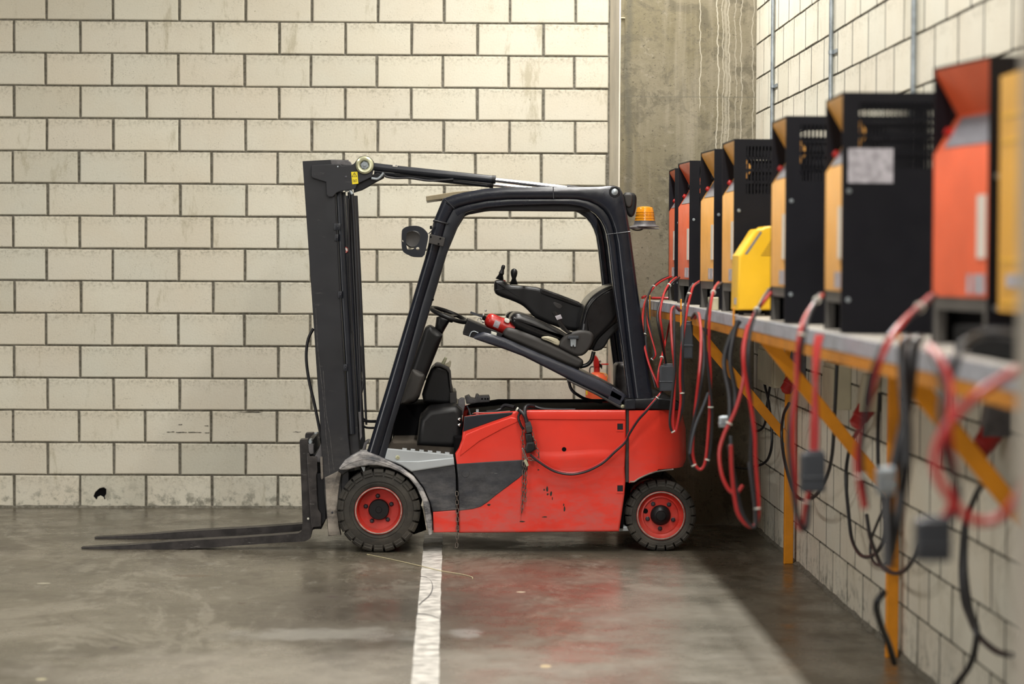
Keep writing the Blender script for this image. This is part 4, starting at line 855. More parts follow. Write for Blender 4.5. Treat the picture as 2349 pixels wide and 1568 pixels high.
# extinguisher strapped beside the seat
ca, cb = Vector(at(1116, 731, YN+.30)), Vector(at(1178, 757, YN+.30)); ax = (cb-ca).normalized(); Lx = (cb-ca).length
fe = thing('fire_extinguisher', 'small red fire extinguisher lying on the open forklift hood before the seat', 'fire extinguisher', cb)
MB().lathe(ca, ax, [(0, -.006), (.020, -.004), (.032, .004), (.0385, .018), (.0395, .03), (.0395, Lx)], 30).build('cylinder', 'red_clean', fe)
MB().lathe(ca, -ax, [(.013, -.002), (.013, .018), (.010, .022), (.0, .024)], 14).build('valve', 'matte', fe)
MB().obox(at(1110, 727, YN+.30), at(1079, 716, YN+.30), .014, .012).build('squeeze_handle', 'connector', fe)
for q in ((1114, 712), (1109, 722), (1104, 731), (1108, 738)): MB().lathe(at(*q, YN+.27), (0, 1, 0), [(0, -.004), (.006, -.003), (.007, .004)], 10).build('clamp_ring', 'chrome', fe)
MB().torus(at(1100, 734, YN+.27), (.3, 1, 0), .010, .0015, 16, 5).build('pull_ring', 'zinc', fe)
lb = MB(); n_ = Vector((0, -1, 0)); b_ = ax.cross(n_).normalized()
rings = []
for i in range(6):
    t = math.radians(-20+i*11); e = n_*math.cos(t)+b_*math.sin(t); rings.append([ca+ax*(.045)+e*.0400, ca+ax*(.088)+e*.0400, ca+ax*.088+e*.0385, ca+ax*.045+e*.0385])
lb.rings(rings).build('instruction_label', 'label', fe, 'grey instruction label')
MB().lathe(ca+ax*.075, ax, [(.0398, 0), (.041, .001), (.041, .014), (.0398, .015)], 30).build('mounting_strap', 'red_clean', fe)
MB().pp([(1156, 732), (1162, 729), (1170, 733), (1168, 742), (1158, 739)], YN+.25, YN+.29, .005, 2, 1).build('strap_buckle', 'white', fe)

# extinguisher on the back wall, beside the column
cxw, czt = at(1369, 853, WB-.12)[0], at(1369, 853, WB-.12)[2]
we = thing('fire_extinguisher', 'large red fire extinguisher hung on the back wall, seen past the rear forklift post', 'fire extinguisher', (cxw, WB-.12, czt-.46))
MB().lathe((cxw, WB-.12, czt-.46), (0, 0, 1), [(0, 0), (.06, .0), (.068, .01), (.068, .40), (.060, .43), (.040, .452), (.02, .46), (0, .46)], 32).build('cylinder', 'ch_red', we)
MB().lathe((cxw, WB-.12, czt), (0, 0, 1), [(.019, -.01), (.019, .045), (.014, .05), (.014, .06), (0, .06)], 16).build('neck', 'red_clean', we)
MB().pp([(1362, 844), (1361, 826), (1364, 814), (1369, 816), (1375, 828), (1376, 843)], WB-.14, WB-.10, .006, 2, 1).build('handle', 'red_clean', we)
MB().pp([(1375, 832), (1382, 838), (1381, 847), (1377, 842)], WB-.15, WB-.12, .004, 2).build('nozzle', 'matte', we)
MB().lathe(at(1377, 829, WB-.15), (0, 1, 0), [(0, -.003), (.007, -.002), (.008, .008)], 12).build('gauge', 'chrome', we)
MB().tube([at(1376, 854, WB-.15), at(1389, 857, WB-.15), at(1393, 864, WB-.15), at(1390, 875, WB-.14)], .003, 6).build('safety_cord', 'ch_amber', we)
MB().tube([at(1353, 858, WB-.1), at(1353, 846, WB-.1), at(1356, 841, WB-.1), at(1363, 841, WB-.1)], .004, 6).build('hose', 'cab_black', we)
MB().tube([at(1379, 835, WB-.06), at(1402, 835, WB-.03)], .0045, 8, 1).build('wall_bracket', 'red_clean', we)
MB().pp([(1344.5, 896), (1347.5, 896), (1347.5, 905), (1344.5, 905)], WB-.190, WB-.17, .0004, 1).build('class_label', 'yellow', we, 'yellow label')

# twine on the floor
tw = tag(MB().tube([(*atZ(842, 1272)[:2], .003), (*atZ(900, 1284)[:2], .003), (*atZ(968, 1300)[:2], .004), (*atZ(1014, 1311)[:2], .004), (*atZ(1060, 1318)[:2], .003), (*atZ(1082, 1324)[:2], .003), (*atZ(1084, 1328)[:2], .003)], .0022, 6, 3).build('twine', 'twine'), 'thin cream twine lying across the white floor line', 'string')

# ================================================================== SHELF
ZS = 1.293
def sx(y): return 1.125 if y < 11.2 else 1.125-(y-11.2)*.028
SH = thing('wall_shelf', 'long wall mounted shelf with orange frame and grey edge along the right wall', 'shelf', (1.4, 9, ZS-.1))
y = 3.75; pl = 0
pm = MB().puff([(0, 0), (1, 0), (1, .022), (0, .022)], 0, .125, .002, 1).mesh('plank', 'plank')
while y < 13.55:
    x0 = sx(y+.06); o = kid('plank', pm, SH, Vector((x0+.012, y, ZS-.022+rn.uniform(-.002, 0)))-SH.location); o.scale = (1.70-x0-.012, 1, 1); y += .131
ys = [3.75+i*.45 for i in range(23)]; ys[-1] = 13.66
MB().rings([[(sx(y), y, ZS+.003), (sx(y)+.012, y, ZS+.003), (sx(y)+.012, y, ZS-.042), (sx(y)+.003, y, ZS-.045), (sx(y)-.003+.002*math.sin(y*5), y, ZS-.042)] for y in ys]).build('edge_strip', 'strip', SH)
MB().rings([[(sx(y)+.008, y, ZS-.024), (sx(y)+.045, y, ZS-.024), (sx(y)+.045, y, ZS-.082), (sx(y)+.008, y, ZS-.082)] for y in ys]).build('front_beam', 'orange', SH)
MB().box((1.665, 3.75, ZS-.09), (1.705, 13.66, ZS-.024)).build('rear_beam', 'orange', SH)
for py in (11.94, 9.09, 6.24, 4.1):
    MB().puff([(1.654, 0.0), (1.699, 0), (1.699, ZS-.024), (1.654, ZS-.024)], py-.012, py+.028, .003, 1).build('post', 'orange', SH)
    xb = sx(py)+.03
    MB().obox((xb, py+.0, ZS-.085), (1.66, py+.0, .632), .012, .052, (1, 0, 0)).build('brace', 'orange', SH) if 0 else MB().puff([(xb-.02, ZS-.06), (xb+.05, ZS-.06), (1.668, .655), (1.668, .585)], py-.018, py-.006, .002, 1).build('brace', 'orange', SH)
    MB().box((sx(py)+.01, py-.01, ZS-.075), (1.69, py+.025, ZS-.028)).build('cross_arm', 'orange', SH)
    MB().lathe((1.676, py-.014, .665), (0, 1, 0), [(0, -.006), (.011, -.004), (.012, 0)], 8).build('frame_bolt', 'brass_zinc', SH)
for (px, py_, Y) in ((1590, 715, 11.7), (1704, 740, 9.6), (2090, 800, 6.0), (1527, 700, 13.1)):
    p = at(px, py_, Y); MB().puff([(sx(Y)-.010, ZS-.10), (sx(Y)-.004, ZS-.10), (sx(Y)-.004, ZS+.035), (sx(Y)-.010, ZS+.035)], Y-.012, Y+.012, .002, 1).build('cable_hook', 'orange', SH)
tag(MB().cbox((sx(10.75)+.005, 10.62, ZS+.003), (sx(10.75)+.045, 10.70, ZS+.060), .003).build('wooden_block', 'wood'), 'small pale wooden block on the shelf edge beside an amber charger', 'block')

# ================================================================== CHARGERS
def make_charger(colmat, label, loc, rz, w=.38, Dp=.45, Hh=.73, body=True):
    R = thing('battery_charger', label, 'charger', loc, rz, None); O = (0, 0, 0); t = .004
    def b(mb, nm, mt, par=None, lab=None):
        ob = mb.build(nm, mt, off=O); ob.parent = par or R
        if lab: ob['label'] = lab
        return ob
    # side panels with vent rows
    def side(y0, y1):
        m = MB(); zt = Hh; v0, v1 = .50, .70; x0, x1 = .052, .37
        m.box((0, y0, 0), (x0, y1, zt)); m.box((x1, y0, 0), (Dp, y1, zt)); m.box((x0, y0, 0), (x1, y1, v0)); m.box((x0, y0, v1), (x1, y1, zt))
        rows = 4; hh = (v1-v0)/rows
        for i in range(1, rows): m.box((x0, y0, v0+i*hh-.006), (x1, y1, v0+i*hh+.006))
        nb_ = 22
        for i in range(nb_): xx = x0+(x1-x0)*(i+.5)/nb_; m.box((xx-.0036, y0, v0), (xx+.0036, y1, v1))
        return m
    sp = b(side(0, t), 'side_panel', 'ch_black'); sp2 = b(side(w-t, w), 'side_panel', 'ch_black')
    for x, z in ((.022, .43), (.022, .10), (.40, .43), (.40, .10)): b(MB().lathe((x, 0, z), (0, 1, 0), [(0, -.004), (.007, -.003), (.008, .001)], 12), 'panel_screw', 'zinc', sp)
    b(MB().box((.0+.001, t, Hh-.006), (Dp, w-t, Hh)), 'top_cover', 'ch_black'); b(MB().box((Dp-.006, t, 0), (Dp, w-t, Hh)), 'rear_panel', 'ch_black')
    prof = [(.0015, .125), (.0015, .50), (.066, .605), (.004, .712), (.004, Hh-.006), (.012, Hh-.006), (.012, .716), (.078, .605), (.012, .495), (.012, .125)]
    fp = b(MB().rings([[(x, t, z) for x, z in prof], [(x, w-t, z) for x, z in prof]]), 'front_panel', colmat)
    nx, nz = -.105/.1235, .065/.1235
    def on_slope(s0, s1, y0, y1, th):
        a = Vector((.0015, 0, .50)); d = Vector((.0645, 0, .105)); n = Vector((nx, 0, nz)); q = []
        for s_ in (s0, s1):
            for yy in (y0, y1): q += [a+d*s_+Vector((0, yy, 0))]
        m = MB(); A, B, C, E = q; vs = [A, B, E, C]; m.add([v+n*.0005 for v in vs]+[v+n*th for v in vs], [(0, 1, 2, 3), (7, 6, 5, 4), (0, 4, 5, 1), (1, 5, 6, 2), (2, 6, 7, 3), (3, 7, 4, 0)]); return m
    dp = b(on_slope(.14, .90, .02, w-.06, .003), 'control_display', 'display', fp, 'grey control panel')
    ky = w-.035; a = Vector((.0015, ky, .50))+Vector((.0645, 0, .105))*.52; b(MB().lathe(a, (nx, 0, nz), [(.012, 0), (.012, .008), (.009, .016), (0, .017)], 14), 'rotary_switch', 'red_clean', fp, 'red rotary switch')
    b(MB().box((-.001, .018, .225), (.002, .075, .385)), 'type_label', 'white', fp, 'tall white label')
    b(MB().box((-.001, .020, .135), (.002, .095, .185)), 'data_label', 'label', fp, 'small grey labels'); b(MB().box((-.001, .115, .135), (.002, .14, .185)), 'data_label', 'label', fp)
    b(MB().box((.004, t, .090), (.03, w-t, .124)), 'plinth', 'ch_grey'); b(MB().box((.07, t, .0), (Dp-.01, w-t, .118)), 'plinth_recess', 'matte')
    b(MB().box((.004, t, 0), (.03, .035, .09)), 'plinth_foot', 'ch_grey'); b(MB().box((.004, w-.035, 0), (.03, w-t, .09)), 'plinth_foot', 'ch_grey')
    b(MB().box((.10, .06, .13), (Dp-.06, w-.06, .47)), 'transformer', 'ch_black')
    return R
GC = 'tall black battery chargers in a row on the shelf'
specs = [('ch_red', 'farthest battery charger, a dark one with a narrow red front beside the concrete column', (1.205, 13.18, ZS+.003), 0, .36),
         ('ch_red', 'second farthest battery charger, with an orange red front and black side', (1.19, 12.19, ZS+.003), .062, .38),
         ('ch_amber', 'narrow amber fronted charger between the far red one and the next amber one', (1.178, 10.92, ZS+.003), .062, .38),
         ('ch_amber', 'amber fronted black charger standing directly behind the small bright yellow charger', (1.166, 10.04, ZS+.003), .018, .38),
         ('ch_amber', 'amber fronted black charger standing directly in front of the small yellow charger', (1.164, 8.45, ZS+.003), 0, .38),
         ('ch_amber', 'large amber fronted charger with a silver label on its wide black side', (1.172, 7.26, ZS+.003), -.02, .38),
         ('ch_red', 'nearest red fronted charger, big and out of focus at the right', (1.33, 5.96, ZS+.003), .155, .40)]
CH = []
for cm, lb_, loc, rz, w in specs:
    r_ = make_charger(cm, lb_, loc, rz, w, Dp=(.45 if loc[0] < 1.3 else .32)); r_['group'] = GC; CH.append(r_)
sl = MB().box((.018, -.003, .455), (.155, .0, .560)).build('silver_label', 'label', off=(0, 0, 0)); sl.parent = CH[5]; sl['label'] = 'large silver rating plate'
# small yellow charger
SY0, SY1 = 9.70, 9.94
sy = thing('battery_charger', 'small bright yellow charger with a sloping face on rubber feet', 'charger', (1.3, 9.82, ZS+.003))
def sq(L): return [(at(a, b, SY0)[0], at(a, b, SY0)[2]) for a, b in L]
bd = MB().puff(sq([(1692, 711), (1695, 586), (1699.5, 582), (1733, 529), (1738, 524.5), (1750, 523.7), (1756, 519), (1774, 517.6), (1815, 517.6), (1818, 711)]), SY0, SY1, .008, 3).build('casing', 'ch_yellow', sy)
MB().puff(sq([(1708, 583), (1714, 583), (1748, 533), (1744, 530)]), SY0-.0015, SY0+.002, .0005, 1).build('side_display', 'display', bd)
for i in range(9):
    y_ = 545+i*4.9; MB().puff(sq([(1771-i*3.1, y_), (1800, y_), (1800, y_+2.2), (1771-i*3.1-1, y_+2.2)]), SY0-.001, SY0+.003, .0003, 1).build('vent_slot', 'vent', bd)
for x in (1702, 1762): MB().puff(sq([(x-5, 710), (x+5, 710), (x+5, 722.5), (x-5, 722.5)]), SY0+.01, SY0+.05, .002, 1).build('rubber_foot', 'matte', sy); MB().puff(sq([(x-5, 710), (x+5, 710), (x+5, 722.5), (x-5, 722.5)]), SY1-.05, SY1-.01, .002, 1).build('rubber_foot', 'matte', sy)
p = at(1693, 690, SY0); MB().box((p[0]-.002, SY0+.05, p[2]-.015), (p[0]+.004, SY0+.12, p[2]+.012)).build('data_label', 'label', bd)
# nearest yellow charger, partly behind the pillar
yc = thing('battery_charger', 'nearest charger, a plain yellow cabinet on a black plinth at the right edge', 'charger', (1.45, 5.4, ZS+.003))
MB().puff([(1.295, ZS+.10), (1.295, ZS+.66), (1.70, ZS+.66), (1.70, ZS+.10)], 5.12, 5.70, .012, 3).build('casing', 'ch_deep', yc)
cs = D.objects.new('x', None) if 0 else None
for z in (.12, .22, .50, .56): MB().box((1.2935, 5.16, ZS+z), (1.297, 5.66, ZS+z+.006)).build('rib', 'ch_yellow', yc)
MB().box((1.293, 5.3, ZS+.16), (1.297, 5.6, ZS+.19)).build('data_label', 'label', yc)
MB().box((1.21, 5.05, ZS+.006), (1.70, 5.78, ZS+.065)).build('plinth', 'matte', yc); MB().box((1.33, 5.15, ZS+.06), (1.69, 5.68, ZS+.11)).build('plinth_neck', 'matte', yc)

# ================================================================== CABLES
def cable(label, path, mats=('cab_black', 'cab_red'), r=.0058, off=.95, ties=(), group='charging cables hanging from the shelf', conn=None, cmat='connector', twist=True):
    """path: (px, py, Y) triples"""
    P = [Vector(at(a, b, Y)) for a, b, Y in path]
    root = thing('charging_cable', label, 'cable', P[0], 0, group)
    for i, mt in enumerate(mats):
        o_ = (i-(len(mats)-1)/2)*2*r*off; ph = len(label)*.7; Q = [p+Vector((o_*1.35*math.cos(ph+.75*j), o_*.9*math.sin(ph+.75*j), 0)) for j, p in enumerate(P)]
        if not twist: Q = [p+Vector((0, o_*.8, o_*.8)) for p in P]
        MB().tube(Q, r, 8, 4).build('red_lead' if mt == 'cab_red' else 'black_lead', mt, root)
    S = spline(P, 8)
    for t in ties:
        i = min(len(S)-2, int(t*(len(S)-1))); d = (S[i+1]-S[i]).normalized()
        MB().lathe(S[i], d, [(r*1.85, -.0025), (r*2.0, -.002), (r*2.0, .002), (r*1.85, .0025)], 12).build('cable_tie', 'tie', root)
    if conn:
        x0, y0, x1, y1, Y, dp = conn
        cb_ = MB().pp([(x0, y0+(y1-y0)*.08), (x0+(x1-x0)*.12, y0), (x1, y0), (x1, y1), (x0, y1)], Y-dp/2, Y+dp/2, .006, 2).build('connector', cmat, root)
        MB().pp([(x0-1, y0+(y1-y0)*.60), (x1+1, y0+(y1-y0)*.60), (x1+1, y0+(y1-y0)*.66), (x0-1, y0+(y1-y0)*.66)], Y-dp/2-.003, Y+dp/2+.003, .002, 1).build('connector_band', cmat, cb_)
        MB().pp([(x0+(x1-x0)*.25, y0-(y1-y0)*.07), (x0+(x1-x0)*.9, y0-(y1-y0)*.07), (x0+(x1-x0)*.9, y0+2), (x0+(x1-x0)*.25, y0+2)], Y-dp/2+.008, Y+dp/2-.008, .002, 1).build('connector_collar', cmat, cb_)
    return root
cable('cable pair arching from the farthest charger down to the grey connector', [(1537, 634, 13.2), (1515, 644, 13.1), (1497, 660, 12.95), (1485, 682, 12.85), (1479, 705, 12.7), (1477, 745, 12.5), (1480, 790, 12.4), (1489, 835, 12.35), (1502, 872, 12.33), (1507, 888, 12.33)], ties=(.22, .62))
cable('cable pair from the second charger dropping onto the grey connector', [(1555, 636, 12.35), (1541, 647, 12.25), (1526, 668, 12.2), (1516, 695, 12.15), (1511, 725, 12.12), (1516, 760, 12.12), (1522, 800, 12.2), (1528, 838, 12.28)], ties=(.2,), conn=(1514, 838, 1547, 897, 12.27, .05))
cable('single red lead crossing behind the grey connector beside the rear post', [(1541, 722, 12.9), (1534, 750, 12.7), (1526, 785, 12.5), (1518, 820, 12.4), (1511, 850, 12.35), (1508, 884, 12.33)], mats=('cab_red',), ties=(.6,))
cable('black and red cable swinging from the grey connector across the forklift door', [(1520, 897, 12.27), (1508, 912, 12.25), (1482, 942, 12.26), (1463, 963, 12.28), (1444, 993, 12.30), (1434, 1013, 12.31), (1409, 1036, 12.32), (1388, 1056, 12.33), (1368, 1069, 12.335), (1340, 1081, 12.34), (1308, 1086, 12.34), (1272, 1079, 12.34), (1237, 1058, 12.34), (1216, 1040, 12.345)], r=.0056, off=.8, mats=('cab_black', 'cab_red'), ties=(.08,), twist=False)
cable('cable loop of red and grey hanging nearest the forklift tail', [(1606, 645, 11.4), (1590, 655, 11.3), (1582, 672, 11.25), (1575, 700, 11.2), (1569, 745, 11.15), (1565, 798, 11.1), (1563, 860, 11.1), (1565, 913, 11.1), (1560, 950, 11.1), (1551, 984, 11.1), (1544, 988, 11.1), (1540, 964, 11.1), (1544, 913, 11.1), (1548, 850, 11.1), (1545, 798, 11.1), (1543, 745, 11.15), (1543, 712, 11.2), (1549, 703, 11.25), (1560, 712, 11.4)], ties=(.12, .38, .55), r=.006)
cable('long red loop hanging left of the dark cable bunch', [(1652, 648, 10.2), (1640, 662, 10.1), (1630, 690, 10.0), (1623, 740, 9.95), (1623, 800, 9.95), (1628, 860, 9.95), (1630, 915, 9.95), (1630, 965, 9.95), (1625, 1035, 9.95), (1618, 1065, 9.95), (1606, 1076, 9.95), (1592, 1066, 9.95), (1585, 1040, 9.95), (1587, 1005, 9.95), (1593, 958, 9.95), (1601, 907, 9.95), (1608, 855, 9.95), (1611, 803, 10.0), (1608, 752, 10.1), (1600, 718, 10.3), (1590, 730, 10.5)], ties=(.07, .32, .43, .55), r=.006)
cable('thin red lead hanging closest to the rear post above the grey connector', [(1483, 690, 12.8), (1486, 730, 12.7), (1493, 765, 12.6), (1500, 795, 12.55), (1502, 815, 12.5), (1494, 826, 12.5)], mats=('cab_red', 'cab_black'), r=.0045, ties=(.95,))
cable('grey lead slanting between the long red loop strands', [(1625, 900, 9.9), (1612, 935, 9.9), (1598, 968, 9.9), (1588, 1005, 9.9), (1583, 1040, 9.9)], mats=('connector',), r=.006)
cable('grey lead hanging in a low hook above the dark corner', [(1676, 1000, 9.1), (1680, 1060, 9.1), (1686, 1110, 9.1), (1691, 1150, 9.1), (1699, 1182, 9.1), (1714, 1200, 9.1), (1729, 1206, 9.1), (1733, 1185, 9.1), (1727, 1130, 9.1), (1718, 1060, 9.1)], mats=('connector',), r=.006, ties=(.3,))
cable('dark cable bunch with a small grey connector near the far brace', [(1570, 700, 11.6), (1575, 740, 11.5), (1576, 770, 11.5)], mats=('cab_black',), conn=(1563, 742, 1590, 822, 11.4, .05))
cable('black led cable dropping from the charger behind the yellow one', [(1770, 663, 8.9), (1752, 688, 8.7), (1732, 720, 8.6), (1717, 760, 8.55), (1711, 820, 8.5), (1716, 880, 8.5), (1724, 940, 8.5), (1728, 1000, 8.5), (1728, 1060, 8.5), (1736, 1150, 8.5), (1736, 1195, 8.5), (1724, 1208, 8.5), (1702, 1185, 8.5), (1691, 1150, 8.5), (1680, 1080, 8.5), (1674, 1020, 8.5)], ties=(.12, .62,), mats=('cab_black', 'cab_red'), r=.0066)
cable('red ring of cable hanging under the shelf left of the first orange post', [(1715, 745, 9.0), (1704, 800, 9.0), (1706, 860, 9.0), (1698, 905, 9.0), (1684, 948, 9.0), (1662, 993, 9.0), (1650, 1038, 9.0), (1656, 1089, 9.0), (1673, 1124, 9.0), (1691, 1129, 9.0), (1704, 1112, 9.0)], mats=('cab_red',), r=.007, ties=(.45,))
cable('bundle of grey and black leads hanging with a pale connector', [(1695, 735, 9.3), (1680, 770, 9.3), (1668, 830, 9.3), (1680, 900, 9.3), (1678, 950, 9.3), (1665, 985, 9.3)], mats=('cab_black', 'cab_black'), r=.010, conn=(1650, 955, 1672, 980, 9.3, .03), cmat='zinc')
cable('red cable hanging from the large amber charger past the first orange post', [(1884, 676, 7.35), (1868, 697, 7.2), (1850, 730, 7.1), (1839, 770, 7.0), (1832, 820, 7.0), (1827, 880, 7.0), (1816, 960, 7.0), (1814, 1020, 7.0), (1819, 1090, 7.0), (1824, 1155, 7.0), (1836, 1208, 7.0), (1846, 1208, 7.0), (1852, 1160, 7.0), (1858, 1125, 7.0)], ties=(.05, .24, .95), mats=('cab_black', 'cab_red'), r=.0066, off=.8)
cable('red cable ending in a grey connector right of the first orange post', [(1880, 770, 7.0), (1874, 800, 6.95), (1871, 860, 6.9), (1870, 930, 6.9), (1869, 985, 6.9), (1868, 1040, 6.9)], r=.007, mats=('cab_red', 'cab_red'), off=.7, conn=(1841, 1040, 1894, 1128, 6.9, .06))
cable('black lead running from the nearest red charger over the shelf edge', [(2140, 678, 6.2), (2110, 705, 6.0), (2075, 735, 5.85), (2045, 770, 5.75), (2020, 815, 5.7), (2002, 870, 5.7), (1990, 930, 5.7), (1975, 1000, 5.7), (1970, 1060, 5.7), (1978, 1120, 5.7), (1985, 1165, 5.7)], ties=(.1, .86), mats=('cab_black', 'cab_red'), r=.0072, off=.5)
cable('thick black cable hanging over the shelf edge in front of the second orange post', [(2094, 778, 5.65), (2084, 800, 5.6), (2080, 900, 5.6), (2076, 980, 5.6), (2066, 1060, 5.6), (2052, 1140, 5.6), (2046, 1220, 5.6), (2036, 1300, 5.6)], mats=('cab_black', 'cab_black'), r=.0125, off=.9, conn=(2016, 1075, 2056, 1135, 5.55, .05), cmat='zinc')
cable('black cable lying from the floor up beside the second orange post', [(2030, 1355, 7.6), (2010, 1385, 7.6), (2020, 1430, 7.7), (2038, 1475, 7.9), (2052, 1520, 8.1)], mats=('cab_black',), r=.011)
cable('big red ring of cable in the right foreground with a dark connector', [(2345, 842, 4.4), (2300, 868, 4.35), (2250, 900, 4.3), (2205, 940, 4.3), (2168, 985, 4.3), (2146, 1040, 4.3), (2150, 1090, 4.3), (2175, 1135, 4.3), (2210, 1178, 4.3), (2250, 1196, 4.3), (2295, 1185, 4.3), (2330, 1140, 4.3), (2345, 1080, 4.3)], mats=('cab_red',), r=.0085)
cable('red and black cable dropping from the shelf into the dark foreground connector', [(2135, 795, 4.9), (2155, 830, 4.8), (2172, 890, 4.75), (2168, 980, 4.7), (2180, 1060, 4.7), (2195, 1130, 4.7), (2175, 1190, 4.7)], r=.0075, conn=(2106, 1192, 2184, 1288, 4.7, .05), off=.9)
cable('black lead on the shelf top before the nearest chargers', [(2330, 770, 4.9), (2290, 765, 4.9), (2250, 768, 4.9), (2215, 785, 4.85), (2195, 820, 4.8), (2180, 870, 4.8)], mats=('cab_black',), r=.009)
sc_ = thing('charging_cable', 'red and black leads lying on the far end of the shelf', 'cable', (1.15, 13.4, ZS), 0)
for i, mt in enumerate(('cab_black', 'cab_red')):
    MB().tube([(1.064, 13.62-.02*i, ZS+.014), (1.085, 13.64, ZS+.020), (1.12, 13.61, ZS+.012+.0*i), (1.18, 13.60-.02*i, ZS+.012), (1.24, 13.59-.02*i, ZS+.012), (1.35, 13.60, ZS+.012)], .0075, 8).build('lead', mt, sc_)
# cables and plugs on the wall under the shelf
def wcable(label, pts, r=.0075, X=1.66):
    P = [Vector(atX(a, b, X-(q[0] if q else 0))) for a, b, *q in pts]; P = [Vector((p.x, p.y, max(p.z, r+.002))) for p in P]
    o = MB().tube(P, r, 8, 5).build('wall_cable', 'cab_black'); return tag(o, label, 'cable', 'black mains cables on the right wall')
wcable('black cable dropping behind the first two braces, joined in a knot', [(1754, 788), (1752, 830), (1754, 880), (1762, 915), (1768, 960), (1771, 1010), (1765, 1045), (1752, 1062), (1730, 1070)])
wcable('thinner black cable crossing the knotted one left of the first post', [(1777, 790), (1772, 850), (1764, 900), (1758, 940), (1755, 970), (1745, 985), (1728, 989)], .007)
wcable('black cable bowing out over the dark corner left of the knot', [(1676, 880), (1655, 910), (1642, 950), (1638, 990), (1641, 1030), (1655, 1065), (1690, 1072), (1727, 1075)], .007, 1.60)
wcable('black cable right of the first post, curling back under the grey connector', [(1921, 810), (1918, 880), (1914, 960), (1909, 1040), (1896, 1095), (1872, 1135), (1845, 1147), (1822, 1130), (1808, 1090), (1797, 1040), (1793, 990), (1798, 950), (1810, 925)], .008, 1.60)
wcable('black cable making a wide U left of the second post', [(2000, 860), (1992, 900), (1983, 960), (1955, 1010), (1943, 1060), (1941, 1110), (1947, 1180), (1954, 1235), (1970, 1268), (1990, 1277), (2012, 1265), (2028, 1230), (2029, 1180), (2025, 1140), (2016, 1090), (2014, 1000), (2018, 900)], .008)
wcable('black cable twisting in small loops beside the second post', [(2029, 1160), (2010, 1205), (1998, 1240), (1998, 1275), (2012, 1295), (2030, 1292), (2048, 1265), (2050, 1235), (2038, 1205), (2026, 1185)], .006)
wcable('black cable passing in front of the second post to the dark connector', [(1988, 1180), (1996, 1230), (2010, 1270), (2024, 1300), (2050, 1314), (2075, 1308), (2096, 1280), (2106, 1250)], .008, 1.62)
wcable('black cable running down the wall right of the second post', [(2272, 1102), (2248, 1118), (2228, 1160), (2214, 1200), (2208, 1260), (2206, 1320), (2212, 1380), (2226, 1420), (2240, 1450), (2262, 1475), (2290, 1495), (2320, 1502)], .010, 1.60)
wcable('black cable curling from the wall to the floor in the near corner', [(2215, 1200), (2213, 1300), (2224, 1390), (2240, 1440), (2236, 1490), (2222, 1530), (2200, 1560), (2180, 1590)], .010, 1.55)
wcable('short black cable stub hanging from the shelf near the pillar', [(2177, 890), (2176, 930), (2172, 980)], .007)
def socket(px, py, label, w=.10, h=.15, plug=True, mt='box'):
    p = Vector(atX(px, py, WX)); r_ = thing('wall_socket', label, 'socket', (WX-.0, p.y, p.z))
    MB().puff([(WX-.085, p.z-h/2), (WX, p.z-h/2), (WX, p.z+h/2), (WX-.06, p.z+h/2)], p.y-w/2, p.y+w/2, .006, 2).build('enclosure', mt, r_)
    if plug:
        a = Vector((WX-.05, p.y-.0, p.z-h/2+.01)); d = Vector((-.55, -.1, -.8)).normalized()
        MB().lathe(a, d, [(.030, -.02), (.036, 0), (.036, .045), (.031, .050), (.030, .08), (.012, .092), (0, .093)], 16).build('plug', 'plug_red', r_)
        MB().lathe(a, d, [(.037, -.004), (.038, 0), (.038, .010), (.036, .011)], 16).build('flange', 'plug_red', r_)
    return r_
socket(1650, 858, 'dark red wall plug in the shadowed corner behind the first brace', mt='dark_base')
socket(1846, 835, 'dark wall socket with a red plug just right of the first orange post', mt='dark_base')
socket(2016, 900, 'wall socket holding a bright red plug left of the second orange post', mt='box', w=.12)
socket(2312, 945, 'dark wall socket with a dark red plug beside the near pillar', mt='dark_base', w=.08)
def dbox(x0, y0, x1, y1, label):
    a, b = atX(x0, y0, WX-.07), atX(x1, y1, WX-.07); ya, yb = sorted((a[1], b[1])); za, zb = sorted((a[2], b[2]))
    r_ = thing('distribution_box', label, 'box', (WX, (ya+yb)/2, za))
    MB().puff([(WX-.07, za), (WX, za), (WX, zb), (WX-.07, zb)], ya, yb, .008, 2).build('enclosure', 'box', r_)
    MB().puff([(WX-.078, za+.02), (WX-.07, za+.02), (WX-.07, zb-.02), (WX-.078, zb-.02)], ya+.02, yb-.02, .002, 1).build('cover', 'box', r_)
dbox(1740, 876, 1776, 800, 'pale distribution box on the wall behind the knotted cables')
dbox(1888, 929, 1917, 836, 'pale distribution box on the wall above the first grey connector')
# conduits
for px, lab, clips in ((1772.5, 'first galvanised conduit from the column, running up the right wall', (198, 470)), (1906.5, 'second galvanised conduit from the column, on the right wall', (120,)), (2096, 'third and nearest galvanised conduit on the right wall', ())):
    p = atX(px, 100, WX-.014); r_ = thing('conduit', lab, 'conduit', (p[0], p[1], 1.40))
    MB().lathe((p[0], p[1], 1.40), (0, 0, 1), [(.0105, 0), (.0105, CZ-1.42)], 14).build('pipe', 'zinc', r_)
    for cy_ in clips:
        q = atX(px, cy_, WX-.014)
        MB().lathe((q[0], q[1], q[2]-.008), (0, 0, 1), [(.0105, 0), (.013, 0), (.013, .016), (.0105, .016)], 14).build('clip', 'zinc', r_)
        MB().box((WX-.006, q[1]-.10, q[2]-.009), (WX-.001, q[1]+.10, q[2]+.009)).build('clip_base', 'zinc', r_)
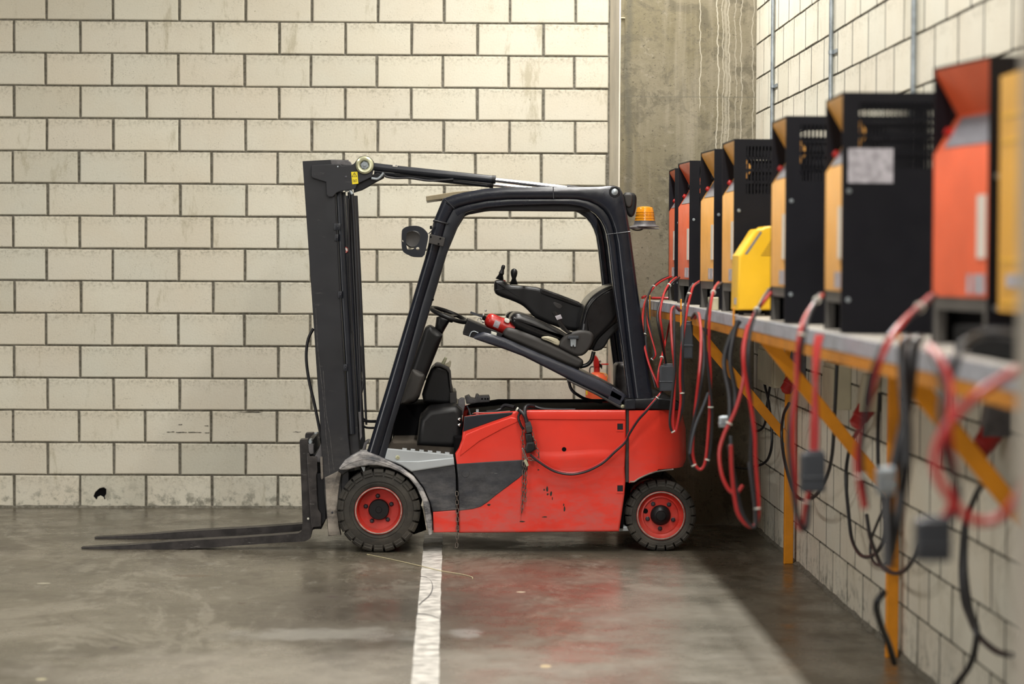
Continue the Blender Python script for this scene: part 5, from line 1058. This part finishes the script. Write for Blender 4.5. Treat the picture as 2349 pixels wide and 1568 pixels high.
# ceiling battens carrying the strip lights (above the frame)
bt = MB().box((-.06, -.8, 0), (.06, .8, .05)).mesh('light_batten', 'white')
for (x, y) in [(.78, v) for v in (0.6, 3.0, 5.4, 7.8, 10.2, 12.7)]+[(-3.2, v) for v in (-1, 3.0, 7.0, 11.0)]:
    o = kid('light_batten', bt, D.objects['ceiling'], (x, y, LZ+.04))
    MB().box((x-.02, y-.02, LZ+.09), (x+.02, y+.02, CZ+.01)).build('hanger', 'zinc', o, off=(x, y, LZ+.04))
# long wavy scratches on the mast plate
sm = MB()
for L in ([(724, 707), (729, 790), (735, 850), (741, 900), (745, 950), (748, 1000), (752, 1040), (756, 1085)], [(742, 850), (745, 900), (749, 950), (757, 1000), (762, 1050), (767, 1078)]):
    sm.tube([at(a+.6*math.sin(b*.11), b, YM-.0002) for a, b in L], .0016, 4, 4)
o = sm.build('scratches', 'worn', T, 'long pale scratches'); o['kind'] = 'stuff'

# old paint marks on the back wall, tyre marks on the bay line
pm_ = MB(); rk = random.Random(4)
for (x0, x1, y) in ((383, 400, 990), (404, 428, 991), (432, 462, 991), (470, 480, 992), (545, 600, 945), (672, 690, 990), (470, 478, 976), (410, 418, 973)):
    n_ = 8; pm_.pp([(x0+(x1-x0)*i/n_, y-1.2*rk.random()) for i in range(n_+1)]+[(x1-(x1-x0)*i/n_, y+1.2*rk.random()+.3) for i in range(n_+1)], WB-.0022, WB+.004, .0002, 0)
o = pm_.build('paint_mark', 'mortar_dark', wb, 'dark green streaks of old paint'); o['kind'] = 'stuff'
for L in ([(962, 1322), (979, 1325), (989, 1335), (991, 1350), (984, 1366), (968, 1380), (960, 1388)], [(955, 1407), (975, 1409), (995, 1414), (1009, 1421)]):
    P = spline([Vector((*atZ(a, b)[:2], .0016)) for a, b in L], 5)
    MB().rings([[p+Vector((0, .012, 0)), p+Vector((.004, -.012, 0)), p+Vector((.004, -.012, .0004)), p+Vector((0, .012, .0004))] for p in P]).build('tyre_mark', 'worn', FL)
